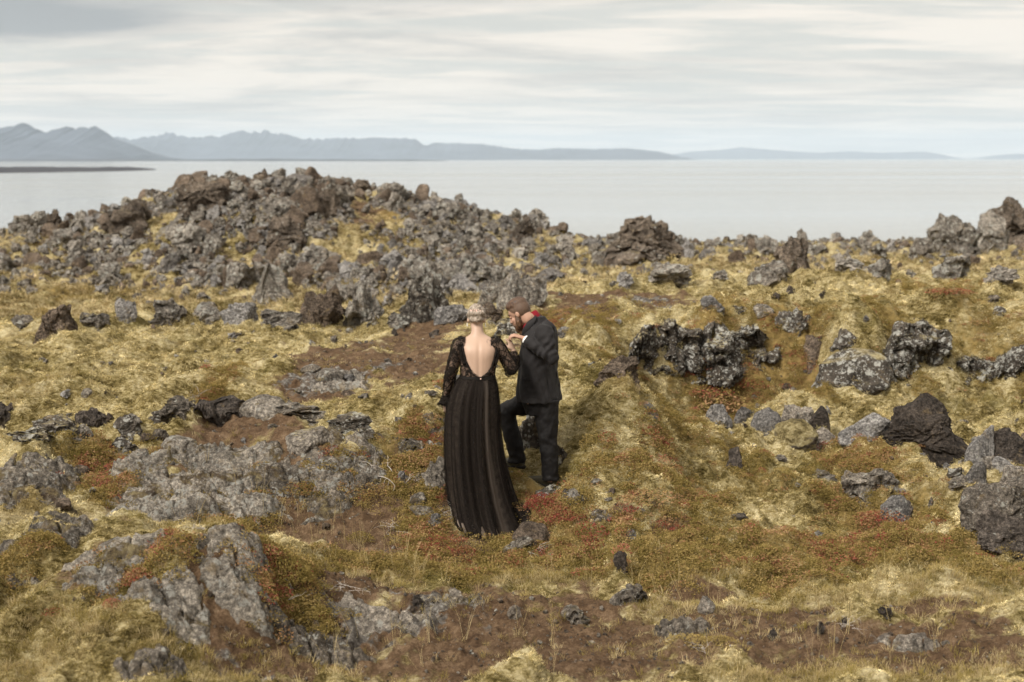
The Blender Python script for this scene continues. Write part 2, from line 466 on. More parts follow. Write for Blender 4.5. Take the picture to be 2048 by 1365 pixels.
# rocks: foot (px, py), width, height in the photograph, style, material, label
ROCKS = [
    # right of the couple: the hollow below the bank
    (1835, 890, 190, 88, 'boulder', 'lava_dark', 'large dark brown cracked boulder standing on the moss right of the two people'),
    (1866, 918, 96, 54, 'clinker', 'lava_grey', 'grey knobbly rock at the right foot of the large dark boulder'),
    (1958, 928, 62, 66, 'block', 'lava_grey', 'upright grey angular block between the large dark boulder and the right edge'),
    (2015, 924, 84, 56, 'boulder', 'lava_dark', 'dark rounded boulder just right of the upright grey block'),
    (1968, 940, 40, 26, 'boulder', 'lava', 'small dark stone in front of the upright grey block'),
    (1999, 952, 54, 34, 'block', 'lava_grey', 'pale grey rounded stone below the upright grey block'),
    (1951, 968, 46, 40, 'block', 'lava_grey', 'grey wedge stone above the big boulder at the right edge'),
    (1912, 962, 40, 22, 'clinker', 'lava_lichen', 'small mossy stone left of the grey wedge stone'),
    (1925, 985, 60, 22, 'clinker', 'lava', 'low dark stones sunk in moss above the right edge boulder'),
    (2030, 972, 60, 40, 'boulder', 'lava', 'dark stone at the right edge above the biggest boulder'),
    (2000, 1078, 180, 100, 'boulder', 'lava', 'biggest grey boulder, cut off by the right edge of the picture'),
    (2003, 1104, 112, 80, 'boulder', 'lava_dark', 'dark cracked boulder in front of the biggest boulder at the right edge'),
    (1730, 876, 100, 44, 'block', 'lava_grey', 'long slanting grey slab just left of the large dark boulder'),
    (1438, 852, 50, 36, 'boulder', 'lava_grey', 'leftmost grey stone in the row of stones in the right hollow'),
    (1488, 850, 46, 30, 'boulder', 'lava_grey', 'second grey stone in the row of stones in the right hollow'),
    (1532, 868, 66, 42, 'smooth', 'lava_grey', 'pale smooth stone in the middle of the row in the right hollow'),
    (1588, 860, 86, 54, 'boulder', 'lava', 'largest blotched grey stone of the row in the right hollow'),
    (1638, 856, 40, 42, 'block', 'lava_dark', 'upright dark stone at the right end of the row in the hollow'),
    (1646, 896, 52, 38, 'block', 'lava', 'squat dark stone in front of the row, beside the moss covered one'),
    (1592, 893, 84, 40, 'smooth', 'moss_rock', 'rounded boulder wholly covered in olive moss below the stone row'),
    (1655, 832, 14, 16, 'block', 'lava_grey', 'small lone grey stone above the row in the right hollow'),
    # the mossy bank with its rock face
    (1622, 733, 66, 58, 'block', 'lava_brown', 'dark brown square block beside the pale speckled boulder on the bank'),
    (1712, 768, 165, 58, 'smooth', 'lava_lichen', 'broad pale speckled boulder lying at the foot of the mossy bank'),
    (1692, 700, 66, 36, 'boulder', 'lava_lichen', 'small dark rock in the moss above the pale speckled boulder'),
    (1590, 680, 84, 58, 'clinker', 'lava_lichen', 'knobbly rock on top of the mossy bank above the square block'),
    (1424, 622, 46, 26, 'boulder', 'lava_grey', 'leftmost pale stone on top of the mossy bank'),
    (1478, 634, 48, 20, 'clinker', 'lava_lichen', 'middle pale stone on top of the mossy bank'),
    (1526, 636, 44, 20, 'block', 'lava_slab', 'flat buff stone on top of the mossy bank'),
    (1552, 602, 22, 11, 'clinker', 'lava_dark', 'left small black stone on the flat moss of the bank'),
    (1582, 588, 24, 15, 'clinker', 'lava_dark', 'middle small black stone on the flat moss of the bank'),
    (1646, 598, 16, 13, 'block', 'lava_dark', 'right small black stone on the flat moss of the bank'),
    (1986, 608, 30, 12, 'clinker', 'lava', 'small dark stone on the bank below the red patch'),
    (1998, 632, 26, 14, 'smooth', 'lava_lichen', 'pale stone on the bank near the right edge'),
    (1468, 940, 44, 52, 'face', 'lava_dark', 'dark rock in the hole under the hanging moss'),
    (1742, 1008, 132, 58, 'face', 'lava', 'slanting dark outcrop breaking through moss right of the slope'),
    (1640, 958, 58, 14, 'face', 'lava_slab', 'thin pale ledge at the upper end of the slanting outcrop'),
    (1790, 1042, 56, 40, 'block', 'lava_grey', 'grey block at the lower end of the slanting outcrop'),
    (1815, 1046, 34, 34, 'boulder', 'lava_dark', 'dark stone beside the grey block of the slanting outcrop'),
    (1862, 1018, 12, 18, 'block', 'lava_grey', 'tiny upright stone in the moss right of the slanting outcrop'),
    (1235, 755, 90, 46, 'face', 'lava_brown', 'brown rock half buried in the moss slope behind the suited person'),
    (1300, 832, 30, 22, 'block', 'lava_grey', 'grey stone on the crest of the moss slope right of the suited person'),
    # around the couple
    (1058, 905, 76, 84, 'face', 'lava_lichen', 'rough grey rock seen between the legs of the suited person'),
    (1118, 935, 34, 36, 'clinker', 'lava_lichen', 'lichen rock at the right of the standing leg of the suited person'),
    (1095, 1002, 60, 24, 'clinker', 'lava_lichen', 'grey stone in the heather just below the shoes of the suited person'),
    (1145, 1012, 56, 26, 'clinker', 'lava_slab', 'pale stone in the heather right of the shoes of the suited person'),
    (1065, 1092, 90, 38, 'smooth', 'lava_brown', 'flat brown stone right of the hem of the dress'),
    (1040, 1112, 80, 30, 'clinker', 'lava_slab', 'low grey stone below the hem of the dress'),
    (1258, 1092, 44, 30, 'boulder', 'lava_grey', 'pale grey stone on the slope lower right of the dress'),
    (1240, 1142, 30, 32, 'clinker', 'lava_dark', 'small black stone in the grass lower right of the dress'),
    (1205, 1048, 60, 18, 'clinker', 'lava', 'row of dark stones in the heather right of the dress'),
    (872, 1064, 52, 26, 'block', 'lava_grey', 'grey lichen stone just left of the hem of the dress'),
    (848, 1042, 60, 22, 'block', 'lava_slab', 'flat pale stone left of the hem of the dress'),
    (838, 1020, 44, 26, 'block', 'lava_slab', 'tilted stone among the twigs left of the dress'),
    (872, 985, 60, 60, 'face', 'lava', 'dark rock step directly left of the skirt'),
    (805, 975, 34, 26, 'clinker', 'lava_grey', 'small pale tipped stone among the twigs left of the dress'),
    (990, 650, 84, 38, 'face', 'lava_brown', 'dark layered outcrop behind the two people'),
    (1020, 668, 70, 30, 'clinker', 'lava_lichen', 'pale lichen rock behind the joined hands'),
    (1130, 672, 30, 14, 'clinker', 'lava_grey', 'small grey stone behind the back of the suited person'),
    (868, 672, 20, 12, 'clinker', 'lava_dark', 'small black stone on the path left of the gowned person'),
    (790, 672, 14, 12, 'clinker', 'lava_dark', 'single black stone farther left on the bare path'),
    # left middle ground
    (186, 862, 76, 51, 'clinker', 'lava_dark', 'dark jagged rock standing left on the moss'),
    (165, 878, 46, 21, 'boulder', 'lava_slab', 'white topped stone at the foot of the dark jagged rock'),
    (255, 878, 66, 37, 'clinker', 'lava_lichen', 'lichen mottled rock right of the dark jagged rock'),
    (110, 868, 90, 26, 'clinker', 'lava_lichen', 'low lichen mottled rocks left of the dark jagged rock'),
    (60, 884, 80, 20, 'clinker', 'lava_lichen', 'low rock farther left in front of the mossy slope'),
    (8, 856, 52, 45, 'clinker', 'lava_dark', 'dark knobbly rock cut off by the left edge'),
    (318, 848, 70, 21, 'clinker', 'lava_lichen', 'low lichen rock right of the mottled one'),
    (368, 838, 90, 35, 'clinker', 'lava', 'rough rock on the left rim of the mossy hole'),
    (528, 842, 128, 40, 'smooth', 'lava_slab', 'pale rounded rock on the right rim of the mossy hole'),
    (660, 768, 60, 22, 'smooth', 'lava_slab', 'flat pale stone on the path above the slabs'),
    (622, 748, 40, 12, 'smooth', 'lava_slab', 'small flat pale stone at the left side of the path'),
    (600, 838, 110, 21, 'clinker', 'lava_slab', 'row of pale lichen stones below the path'),
    (700, 868, 96, 29, 'boulder', 'lava_lichen', 'blotched grey rock right of the pale stones'),
    (362, 912, 84, 31, 'smooth', 'lava_slab', 'white dusted rock below the brown slope'),
    (250, 908, 56, 26, 'clinker', 'lava_lichen', 'small lichen rock above the slabs on the left'),
    (320, 888, 34, 21, 'clinker', 'lava', 'small dark rock between moss cushions on the left'),
    (618, 908, 90, 43, 'block', 'lava', 'dark upright broken slab left of the dress'),
    (826, 905, 60, 22, 'clinker', 'lava', 'small dark ledge stone left of the waist high moss'),
    (175, 798, 26, 14, 'smooth', 'lava_slab', 'small white stone alone on the left moss slope'),
    # foreground
    (1258, 1210, 76, 46, 'face', 'lava', 'pointed dark outcrop with moss on the brown path'),
    (1412, 1232, 40, 28, 'block', 'lava', 'small dark stone on the brown path right of the pointed outcrop'),
    (1028, 1242, 30, 22, 'clinker', 'lava', 'fist sized stone in the middle of the brown path'),
    (1150, 1250, 60, 24, 'clinker', 'lava', 'low dark stone right of the fist sized one on the path'),
    (1544, 1284, 24, 17, 'clinker', 'lava_dark', 'left of the two black cinders on the path'),
    (1640, 1270, 20, 20, 'clinker', 'lava_dark', 'right of the two black cinders on the path'),
    (1768, 1238, 36, 14, 'clinker', 'lava_dark', 'flat black cinder at the grassy edge of the path'),
    (1690, 1252, 20, 9, 'clinker', 'lava_dark', 'smallest black cinder at the upper edge of the path'),
    (835, 1215, 26, 18, 'clinker', 'lava_dark', 'dark stone near the crusted patch on the path'),
    (912, 1205, 28, 18, 'boulder', 'lava', 'small rounded stone on the upper edge of the path'),
    # far: between plain and mound
    (118, 668, 110, 66, 'clinker', 'lava_brown', 'large brown rock heap beyond the left edge of the plain'),
    (45, 660, 50, 24, 'clinker', 'lava_far', 'small rock left of the large brown rock heap'),
    (190, 664, 70, 34, 'clinker', 'lava_far', 'low grey rock right of the large brown rock heap'),
    (255, 648, 42, 46, 'boulder', 'lava_grey', 'smooth grey boulder in front of the mossy hollow'),
    (335, 655, 74, 54, 'clinker', 'lava_far', 'pointed grey rock left of the long rock row'),
    (410, 652, 90, 40, 'boulder', 'lava_far', 'grey rocks at the left part of the long rock row'),
    (480, 650, 80, 42, 'boulder', 'lava_grey', 'grey rocks at the right part of the long rock row'),
    (560, 655, 100, 30, 'clinker', 'lava_far', 'low dark rocks right of the long rock row'),
    (640, 655, 106, 84, 'spire', 'lava_brown', 'dark rock with a knob on top beyond the plain'),
    (728, 655, 96, 78, 'clinker', 'lava_far', 'heaped grey rock right of the knobbed rock'),
    (850, 648, 104, 108, 'clinker', 'lava_far', 'tall heaped lava rock behind the gowned person'),
    (545, 605, 86, 78, 'clinker', 'lava_far', 'stacked lava rock at the foot of the mound'),
    (795, 658, 60, 26, 'clinker', 'lava_far', 'low rock under the tall heaped one'),
    (905, 648, 70, 34, 'boulder', 'lava_grey', 'grey rocks to the right of the tall heaped one'),
    (1045, 612, 96, 78, 'clinker', 'lava_far', 'lichen covered lava rock above the head of the suited person'),
    (948, 575, 90, 62, 'clinker', 'lava_far', 'dark lava rock up the slope from the tall heaped one'),
    (990, 610, 70, 40, 'boulder', 'lava_far', 'grey angular rock left of the rock above the suited person'),
    (1250, 576, 36, 30, 'spire', 'lava_grey', 'small pointed grey rock on the moss flat right of the suited person'),
    (1340, 572, 90, 40, 'clinker', 'lava_far', 'broad low dark rock beyond the bank'),
    (1440, 562, 40, 20, 'clinker', 'lava_far', 'small rock right of the broad low dark one'),
    (1282, 525, 215, 96, 'crag', 'lava_far_brown', 'big brown pyramid shaped lava rock against the sea'),
    (1582, 552, 84, 84, 'spire', 'lava_far_brown', 'leaning brown lava spike right of the pyramid rock'),
    (1540, 572, 96, 50, 'clinker', 'lava_far', 'grey rock slope at the foot of the leaning spike'),
    (1602, 502, 32, 44, 'spire', 'lava_far', 'slim knob of lava behind the leaning spike'),
    (1905, 512, 125, 84, 'spire', 'lava_far', 'flat topped lava stack on the right skyline'),
    (1985, 505, 80, 84, 'clinker', 'lava_far', 'dark crag left of the rise at the right edge'),
    (2030, 492, 150, 96, 'clinker', 'lava_far_brown', 'dark crag on the rise at the right edge of the skyline'),
    (1700, 540, 60, 26, 'clinker', 'lava_far', 'low lava rock on the flats right of the leaning spike'),
    (1760, 555, 50, 44, 'clinker', 'lava_far', 'upright lava rock on the flats before the stack'),
    (1905, 560, 90, 50, 'clinker', 'lava_far', 'grey lava heap on the flats below the flat topped stack'),
    (2000, 568, 70, 34, 'clinker', 'lava_far', 'lava heap beyond the red patch at the right'),
    (525, 372, 50, 34, 'spire', 'lava_far_brown', 'brown knob crowning the top of the mound'),
    (722, 385, 48, 32, 'spire', 'lava_far_brown', 'dark crag on the right shoulder of the mound'),
    (440, 385, 80, 36, 'clinker', 'lava_far', 'long grey crag left of the crown of the mound'),
    (600, 380, 60, 32, 'boulder', 'lava_grey', 'grey block right of the crown of the mound'),
    (105, 470, 46, 52, 'spire', 'lava_far_brown', 'lava pinnacle on the left skyline'),
    (165, 470, 50, 48, 'spire', 'lava_far', 'ragged crag between the left pinnacle and the mound'),
    (45, 468, 60, 38, 'clinker', 'lava_far', 'low crag at the left end of the skyline'),
    (260, 470, 90, 70, 'clinker', 'lava_far_brown', 'brown crag on the left shoulder of the mound'),
    (410, 445, 110, 80, 'clinker', 'lava_far_brown', 'big brown crag high on the left side of the mound'),
    (580, 500, 110, 70, 'face', 'lava_far_brown', 'overhanging brown rock with a dark hollow on the mound'),
    (650, 440, 70, 60, 'clinker', 'lava_far_brown', 'dark crag beside the rusty soil streak on the mound'),
    (1045, 490, 60, 60, 'spire', 'lava_far_brown', 'dark upright crag on the right slope of the mound'),
]

# ------------------------------------------------------------------ terrain
# control points: where the photograph shows the ground (px, py) and the height of that ground in metres
CP = []


def cp(py, *pairs):
    for px, z in pairs:
        a, b = ray(px, py)
        Y = (z - CZ) / b
        CP.append((a * Y, Y, z))


def cpd(d, *pairs):
    """control points by distance and picture column"""
    for px, z in pairs:
        a, b = ray(px, 600)
        CP.append((a * d, d, z))


for _y, _z in ((-40, 1.6), (-12, 1.6), (0, 1.55), (4.5, 0.75)):
    for _x in (-30, -8, 0, 8, 30):
        CP.append((_x, _y, _z))
cp(1365, (-500, .3), (0, .12), (500, .02), (1000, 0), (1500, 0), (2048, .04), (2600, .1))
cp(1250, (0, .30), (180, .36), (330, .34), (560, .12), (1000, .02), (1500, .0), (2048, .06))
cp(1150, (0, .38), (200, .50), (380, .52), (520, .47), (700, .06), (1000, .02), (1400, .02), (1700, -.05), (2048, 0))
cp(1090, (0, .42), (200, .50), (420, .58), (510, .56), (640, .08), (800, .06))
cp(1085, (940, .02), (1040, .03))
cp(1060, (-500, .5), (900, .08), (975, .09), (1100, .14), (1300, .12), (1600, -.1), (1900, -.1), (2048, 0), (2600, .2))
cp(1020, (0, .42), (300, .30), (450, .26), (600, .20), (800, .16), (960, .235))
cp(975, (0, .50), (300, .40), (600, .36), (850, .30), (1030, .355), (1110, .36), (1200, .37), (1300, .32), (1400, .14), (1500, -.03), (1800, -.1), (2048, .0))
cp(900, (-500, .5), (0, .5), (300, .52), (600, .55), (850, .50), (1040, .45), (1150, .56), (1230, .56), (1300, .44), (1380, .22), (1480, .06), (1800, 0), (2048, .1), (2600, .3))
cp(830, (0, .55), (300, .58), (440, .50), (600, .66), (850, .70), (1150, .82), (1230, .86), (1290, .80), (1350, .56), (1410, .20), (1600, .05), (2048, .05))
cp(760, (-500, .6), (0, .6), (500, .66), (800, .7), (1000, .78), (1150, 1.0), (1235, 1.02), (1340, .15), (1600, .2), (1800, .2), (2048, .2), (2600, .3))
cp(700, (0, .6), (500, .66), (800, .72), (1100, .84), (1190, .92))
for _px in range(1310, 2300, 90):
    _o = .35 * math.sin(_px / 75.0) + (.6 if 1880 < _px < 2000 else 0)
    cpd(18.75 + _o, (_px, .22))
    cpd(19.35 + _o, (_px, .98))
cp(668, (0, .52), (300, .55), (600, .58), (850, .66), (1000, .75))
cp(640, (1130, .92), (1290, .95), (1400, .96), (1600, .93), (1800, .95), (2048, .93), (2600, .9))
cp(600, (1110, .94), (1300, .95), (1600, .94), (1800, .95), (2048, .95), (2600, 1.0))
cp(572, (1250, .93), (1450, .95), (1700, .96), (2048, .94))
cpd(16.9, (1230, .55), (1290, .28), (1360, .05))
cpd(16.2, (1330, .28), (1390, .08), (1440, -.05))
cpd(25.0, (-500, .3), (0, .25), (300, .3), (600, .3), (850, .38))
cpd(28.5, (-500, -.7), (0, -.75), (300, -.75), (600, -.6), (800, -.35), (950, 0))
cpd(31.0, (1150, .45), (1300, .6), (1600, .6), (2048, .55), (2600, .5))
cpd(35.0, (1150, -.1), (1300, 0), (1600, 0), (2048, .1), (2600, 0))
cp(640, (60, -.62), (300, -.6), (500, -.5))
cp(600, (-500, -.4), (0, -.5), (200, -.55), (400, -.55), (600, -.4), (750, -.25), (900, -.1))
cp(560, (0, -.42), (250, -.48), (500, -.35), (700, -.2), (850, -.1), (1000, -.15), (1150, -.3))
cp(520, (0, -.2), (250, -.1), (500, .0), (700, .05), (900, .0), (1050, -.1), (1200, -.15), (1400, 0), (1700, -.05), (2048, 0))
cp(500, (100, 0), (350, .3), (560, .35), (760, .3), (1000, .05), (1200, -.2), (1500, -.1), (1800, -.1), (2048, .05))
cp(450, (250, .85), (400, 1.0), (560, 1.05), (700, 1.0), (850, .9), (960, .65))
cpd(56.0, (-500, .3), (0, .32), (100, .36), (180, .55), (250, 1.15), (330, 1.65), (430, 2.0), (560, 2.10), (690, 1.98), (780, 1.72), (900, 1.3),
    (1000, .85), (1090, .3), (1200, -.1), (1350, -.15), (1500, -.2), (1700, -.22), (1900, -.05), (1990, .35), (2060, .8), (2300, 1.2), (2700, .6))
cpd(60.0, (0, -.2), (200, .3), (430, 1.6), (560, 1.75), (800, 1.2), (1000, .3), (1200, -.6), (1600, -.7), (2048, .3))
cpd(78.0, (-500, -4), (0, -4), (560, -3), (1100, -4), (1600, -4), (2048, -4), (2700, -4))
cpd(130.0, (-500, -14), (560, -14), (1100, -14), (1600, -14), (2700, -14))
cpd(420.0, (-800, -46), (1000, -46), (2900, -46))
CP = np.array(CP)


def warp(x, y):
    return np.stack([x / np.sqrt(y * y + 16) * 7.0, np.arcsinh(y / 4.0) * 6.0], -1)


_cw = warp(CP[:, 0], CP[:, 1])


def _kern(d2):
    return np.sqrt(d2 + 0.02)


_A = _kern(((_cw[:, None] - _cw[None]) ** 2).sum(-1)) - 0.0
_A = _A + np.eye(len(CP)) * -0.02
_n = len(CP)
_B = np.zeros((_n + 3, _n + 3))
_B[:_n, :_n] = _A
_B[:_n, _n] = 1
_B[:_n, _n + 1:] = _cw
_B[_n, :_n] = 1
_B[_n + 1:, :_n] = _cw.T
_sol = np.linalg.solve(_B, np.concatenate([CP[:, 2], [0, 0, 0]]))


def base_h(x, y):
    sh = x.shape
    q = warp(x.ravel(), y.ravel())
    out = np.empty(len(q))
    for i in range(0, len(q), 40000):
        s = q[i:i + 40000]
        d2 = (s[:, :1] - _cw[None, :, 0]) ** 2 + (s[:, 1:] - _cw[None, :, 1]) ** 2
        out[i:i + 40000] = np.sqrt(d2 + 0.02) @ _sol[:_n] + _sol[_n] + s @ _sol[_n + 1:]
    return out.reshape(sh)


ys = np.concatenate([np.linspace(-45, 3, 24), np.linspace(3.4, 7.4, 22), np.exp(np.arange(math.log(7.6), math.log(25.5), 0.00185)),
                     np.exp(np.arange(math.log(25.6), math.log(66), 0.0042)), np.exp(np.arange(math.log(66.5), math.log(460), 0.03))])
sl = np.concatenate([-np.geomspace(2.4, 0.44, 34), np.arange(-0.425, 0.4251, 0.00165), np.geomspace(0.44, 2.4, 34)])
YY, SS = np.meshgrid(ys, sl, indexing='ij')
WW = np.sqrt(YY ** 2 + 16)
XX = SS * WW
ZB = base_h(XX, YY)


def bil(A, x, y):
    """read a grid array at world positions"""
    x, y = np.asarray(x, float), np.asarray(y, float)
    r = np.clip(np.interp(y, ys, np.arange(len(ys))), 0, len(ys) - 1.001)
    c = np.clip(np.interp(x / np.sqrt(y * y + 16), sl, np.arange(len(sl))), 0, len(sl) - 1.001)
    r0, c0 = r.astype(int), c.astype(int)
    fr, fc = r - r0, c - c0
    return (A[r0, c0] * (1 - fr) * (1 - fc) + A[r0 + 1, c0] * fr * (1 - fc) + A[r0, c0 + 1] * (1 - fr) * fc + A[r0 + 1, c0 + 1] * fr * fc)


_ty = np.exp(np.arange(math.log(7.0), math.log(95), 0.0008))


def hit(px, py, A=None):
    """where the line of sight first meets the ground"""
    a, b = ray(px, py)
    h = bil(ZB if A is None else A, a * _ty, _ty)
    below = np.nonzero(CZ + b * _ty <= h)[0]
    i = below[0] if len(below) else len(_ty) - 1
    Y = _ty[i]
    return Vector((a * Y, Y, float(h[i])))


# patches of ground cover: (px, py) of the centre, half width and half depth in photograph pixels -> ellipses on the ground
def patch_field(items, grow=1.0):
    F = np.zeros_like(XX)
    jit = fbm2(XX * 1.3, YY * 1.3, 5, 31, .62) * 0.55
    for px, py, rx, ry, *amp in items:
        rx, ry = rx * grow, ry * grow
        c = hit(px, py)
        d = c.y
        wx = rx / FPX * d
        wy = min(max(ry * d * d / (FPX * max(0.6, CZ - c.z)), 0.1), 2.2 * wx + .2)
        m = (np.abs(XX - c.x) < 2.2 * wx + .5) & (np.abs(YY - c.y) < 2.2 * wy + .5)
        rr = np.sqrt(((XX[m] - c.x) / wx) ** 2 + ((YY[m] - c.y) / wy) ** 2) + jit[m]
        F[m] = np.maximum(F[m], (amp[0] if amp else 1.0) * sstep(1.45, 0.45, rr))
    return F


DIRT = patch_field([(800, 688, 120, 22), (720, 715, 130, 30), (700, 745, 110, 32), (790, 725, 90, 40), (640, 795, 60, 15), (860, 672, 70, 12),
                    (480, 868, 95, 22), (560, 880, 60, 12), (700, 1040, 130, 35), (780, 1080, 120, 45), (840, 1020, 80, 50), (960, 1092, 90, 22), (640, 1110, 60, 25),
                    (900, 1240, 380, 66), (1250, 1265, 420, 46), (1650, 1295, 380, 34), (720, 1185, 150, 26), (1120, 1280, 360, 66), (1480, 1280, 240, 44), (1500, 1310, 300, 36), (1850, 1310, 240, 34),
                    (800, 1330, 300, 36), (1720, 1235, 200, 12), (1350, 1180, 120, 10), (560, 1300, 150, 50), (1050, 1185, 100, 10, .8),
                    (1190, 606, 110, 20), (1330, 600, 120, 14), (1170, 640, 60, 14), (720, 420, 45, 45, .8), (1230, 1030, 60, 8, .7), (1330, 1070, 40, 10, .8),
                    (880, 655, 60, 10), (990, 700, 60, 20), (250, 920, 60, 14, .6), (600, 1010, 90, 25), (420, 940, 120, 30, .8), (300, 980, 90, 40, .7), (620, 930, 120, 30, .8), (300, 1120, 150, 50, .6)], 1.25)
HEATH = .82 * patch_field([(1250, 955, 100, 26, .38), (1360, 965, 120, 38, .55), (1430, 890, 60, 22, .6), (1440, 795, 95, 40), (1560, 775, 130, 26), (1370, 850, 60, 40, .6),
                     (1720, 935, 110, 32), (1760, 1040, 110, 42), (1650, 1110, 200, 50), (1500, 1130, 200, 45), (1350, 1130, 140, 40), (1850, 1130, 220, 45), (1505, 950, 60, 28, .7),
                     (1090, 1005, 75, 35), (1160, 1060, 130, 42), (1050, 1110, 110, 30), (880, 1085, 70, 30), (780, 1140, 160, 24), (700, 960, 120, 18, .8),
                     (1900, 580, 100, 10), (270, 1150, 80, 40, .5), (240, 940, 90, 30), (570, 1140, 70, 45), (1110, 645, 50, 22), (470, 1020, 90, 45, .5), (350, 1010, 40, 70, .5),
                     (60, 1140, 60, 25, .5), (620, 1240, 60, 25, .4), (1300, 770, 60, 40, .4), (1240, 690, 110, 28, .45), (820, 920, 80, 30), (840, 985, 60, 15),
                     (200, 580, 130, 14), (100, 640, 60, 14), (760, 430, 35, 35), (1780, 670, 60, 40, .8), (1960, 660, 90, 50, .6), (430, 800, 40, 20), (930, 800, 60, 20, .6)])
RED = patch_field([(1090, 1000, 55, 35), (1170, 1060, 110, 32), (1130, 1090, 60, 20), (1440, 775, 70, 14), (1720, 925, 90, 20), (1770, 1045, 80, 30), (1660, 1110, 160, 30), (1900, 578, 70, 8),
                   (270, 1145, 60, 28), (235, 940, 70, 24), (880, 1085, 60, 24), (1110, 645, 30, 16), (850, 890, 60, 12), (700, 975, 50, 14), (520, 1150, 50, 25), (1560, 765, 90, 14),
                   (740, 425, 40, 35), (1290, 900, 60, 20, .7), (100, 1230, 50, 16), (1990, 1250, 70, 8), (1900, 1270, 60, 8), (1280, 1040, 60, 14), (370, 1110, 50, 14)])
GRASS = .8 * patch_field([(900, 1140, 220, 18), (420, 1030, 90, 50), (380, 960, 50, 45), (1450, 1215, 220, 18), (1850, 1210, 240, 32), (1750, 1352, 380, 20), (350, 1330, 160, 30, .7),
                     (700, 1160, 150, 14), (1400, 1280, 120, 18), (1100, 1150, 200, 14), (60, 800, 60, 30), (1900, 1180, 200, 14), (120, 1290, 160, 45, .7), (1000, 1210, 120, 10),
                     (620, 1350, 160, 16), (1500, 1160, 200, 16, .8), (700, 665, 60, 10)])
ROCKY = patch_field([(820, 1215, 160, 22), (760, 1255, 190, 26), (700, 1300, 170, 26), (1350, 1265, 60, 14), (1800, 1290, 120, 14), (650, 770, 90, 16), (760, 745, 60, 14),
                     (1250, 608, 130, 10), (980, 640, 50, 12), (620, 1190, 80, 12), (450, 1340, 160, 16)]) * (0.55 + 0.45 * fbm2(XX * 2.3, YY * 2.3, 3, 77))
DIRT *= np.clip(1.05 + .7 * fbm2(XX * 1.5, YY * 1.5, 4, 45), .0, 1)
_PXX = XX / np.maximum(YY, 1) * FPX + 1024
CRAG = np.exp(-((_PXX - 470) / 300) ** 4) * sstep(42, 50, YY) * sstep(66, 60, YY)
CRAG = np.maximum(CRAG, .8 * np.exp(-((_PXX - 860) / 170) ** 4) * sstep(33, 42, YY) * sstep(66, 60, YY))
CRAG = np.maximum(CRAG, .55 * sstep(46, 53, YY) * sstep(66, 60, YY))
CRAG = np.clip(CRAG * (.62 + 1.1 * fbm2(XX * .33, YY * .33, 4, 71)), 0, 1)
CRAG *= 1 - .9 * np.exp(-(((_PXX - 735) / 45) ** 2 + ((YY - 51) / 5) ** 2))
ROCKY = np.maximum(ROCKY, CRAG * 1.05)
NEAR = sstep(70, 40, YY)
SOFT = np.clip(1 - DIRT * 0.85 - GRASS * .4, 0.12, 1)
fine0 = pn2(XX * 4, YY * 4, 2)
# cushions of moss: rounded pillows with creases between them
pil = np.abs(fbm2(XX * 0.95 + .3 * pn2(XX * .7, YY * .7, 3), YY * .8, 2, 11))
pil2 = np.abs(fbm2(XX * 2.6 + .2 * fine0, YY * 2.1, 2, 14))
roll = fbm2(XX * 0.42, YY * 0.42, 3, 20)
fine = np.abs(fbm2(XX * 7 + .5 * fine0, YY * 9.5, 2, 24))
grit = fbm2(XX * 17, YY * 17, 2, 28)
crust = np.abs(fbm2(XX * 5.5, YY * 3.2, 4, 60))
NEARM = sstep(3.5, 8.5, YY) * sstep(90, 60, YY)
ZD = NEARM * (0.10 * roll + SOFT * (0.30 * (pil - 0.28) + (0.20 - .09 * sstep(1, -1, XX) * sstep(13, 15, YY)) * (pil2 - 0.28) + 0.05 * (fine - .28)) + DIRT * (0.010 * grit + 0.05 * (crust - .25)) + ROCKY * (0.07 * (crust - .15)))
# moss humps and hollows one can make out in the photograph
for _px, _py, _rx, _ry, _h in ((1180, 830, 80, 60, .10), (1290, 855, 75, 26, .16), (1250, 985, 150, 22, .10), (1370, 1040, 110, 22, .10), (1460, 905, 70, 26, .16), (1540, 965, 110, 22, .08), (1620, 1000, 130, 26, .10),
                               (1560, 840, 70, 16, .10), (1700, 860, 80, 18, .12), (1600, 880, 70, 14, .10), (1900, 1005, 55, 34, .14), (1830, 960, 70, 14, .08), (1930, 1100, 90, 20, .10), (1700, 800, 120, 14, .08), (1900, 790, 120, 12, .06),
                               (1190, 700, 70, 26, .14), (1300, 650, 90, 14, .12), (1450, 650, 90, 12, .12), (1560, 640, 60, 10, .08), (1700, 670, 60, 14, .12), (1880, 660, 70, 20, .14), (1980, 690, 70, 22, .16),
                               (150, 790, 150, 20, .10), (350, 780, 130, 22, .14), (520, 760, 110, 18, .10), (120, 850, 90, 16, .10), (850, 810, 80, 18, .10), (830, 860, 60, 14, .08), (900, 770, 70, 14, .08),
                               (440, 828, 42, 12, -.30), (1478, 930, 34, 22, -.34), (1450, 820, 85, 16, -.16), (1420, 760, 70, 14, -.12), (200, 1280, 160, 40, .10), (60, 1230, 90, 30, .10), (1620, 1080, 150, 22, -.08), (1780, 1060, 70, 18, -.08),
                               (700, 1100, 120, 16, -.05), (930, 620, 60, 20, .10)):
    _c = hit(_px, _py)
    _wx = _rx / FPX * _c.y
    _wy = min(_ry * _c.y ** 2 / (FPX * (CZ - _c.z)), 2.0 * _wx + .15)
    _q = ((XX - _c.x) / _wx) ** 2 + ((YY - _c.y) / _wy) ** 2
    _m = _q < 6
    ZD[_m] += _h * np.exp(-np.abs(_q[_m]) ** 1.6)
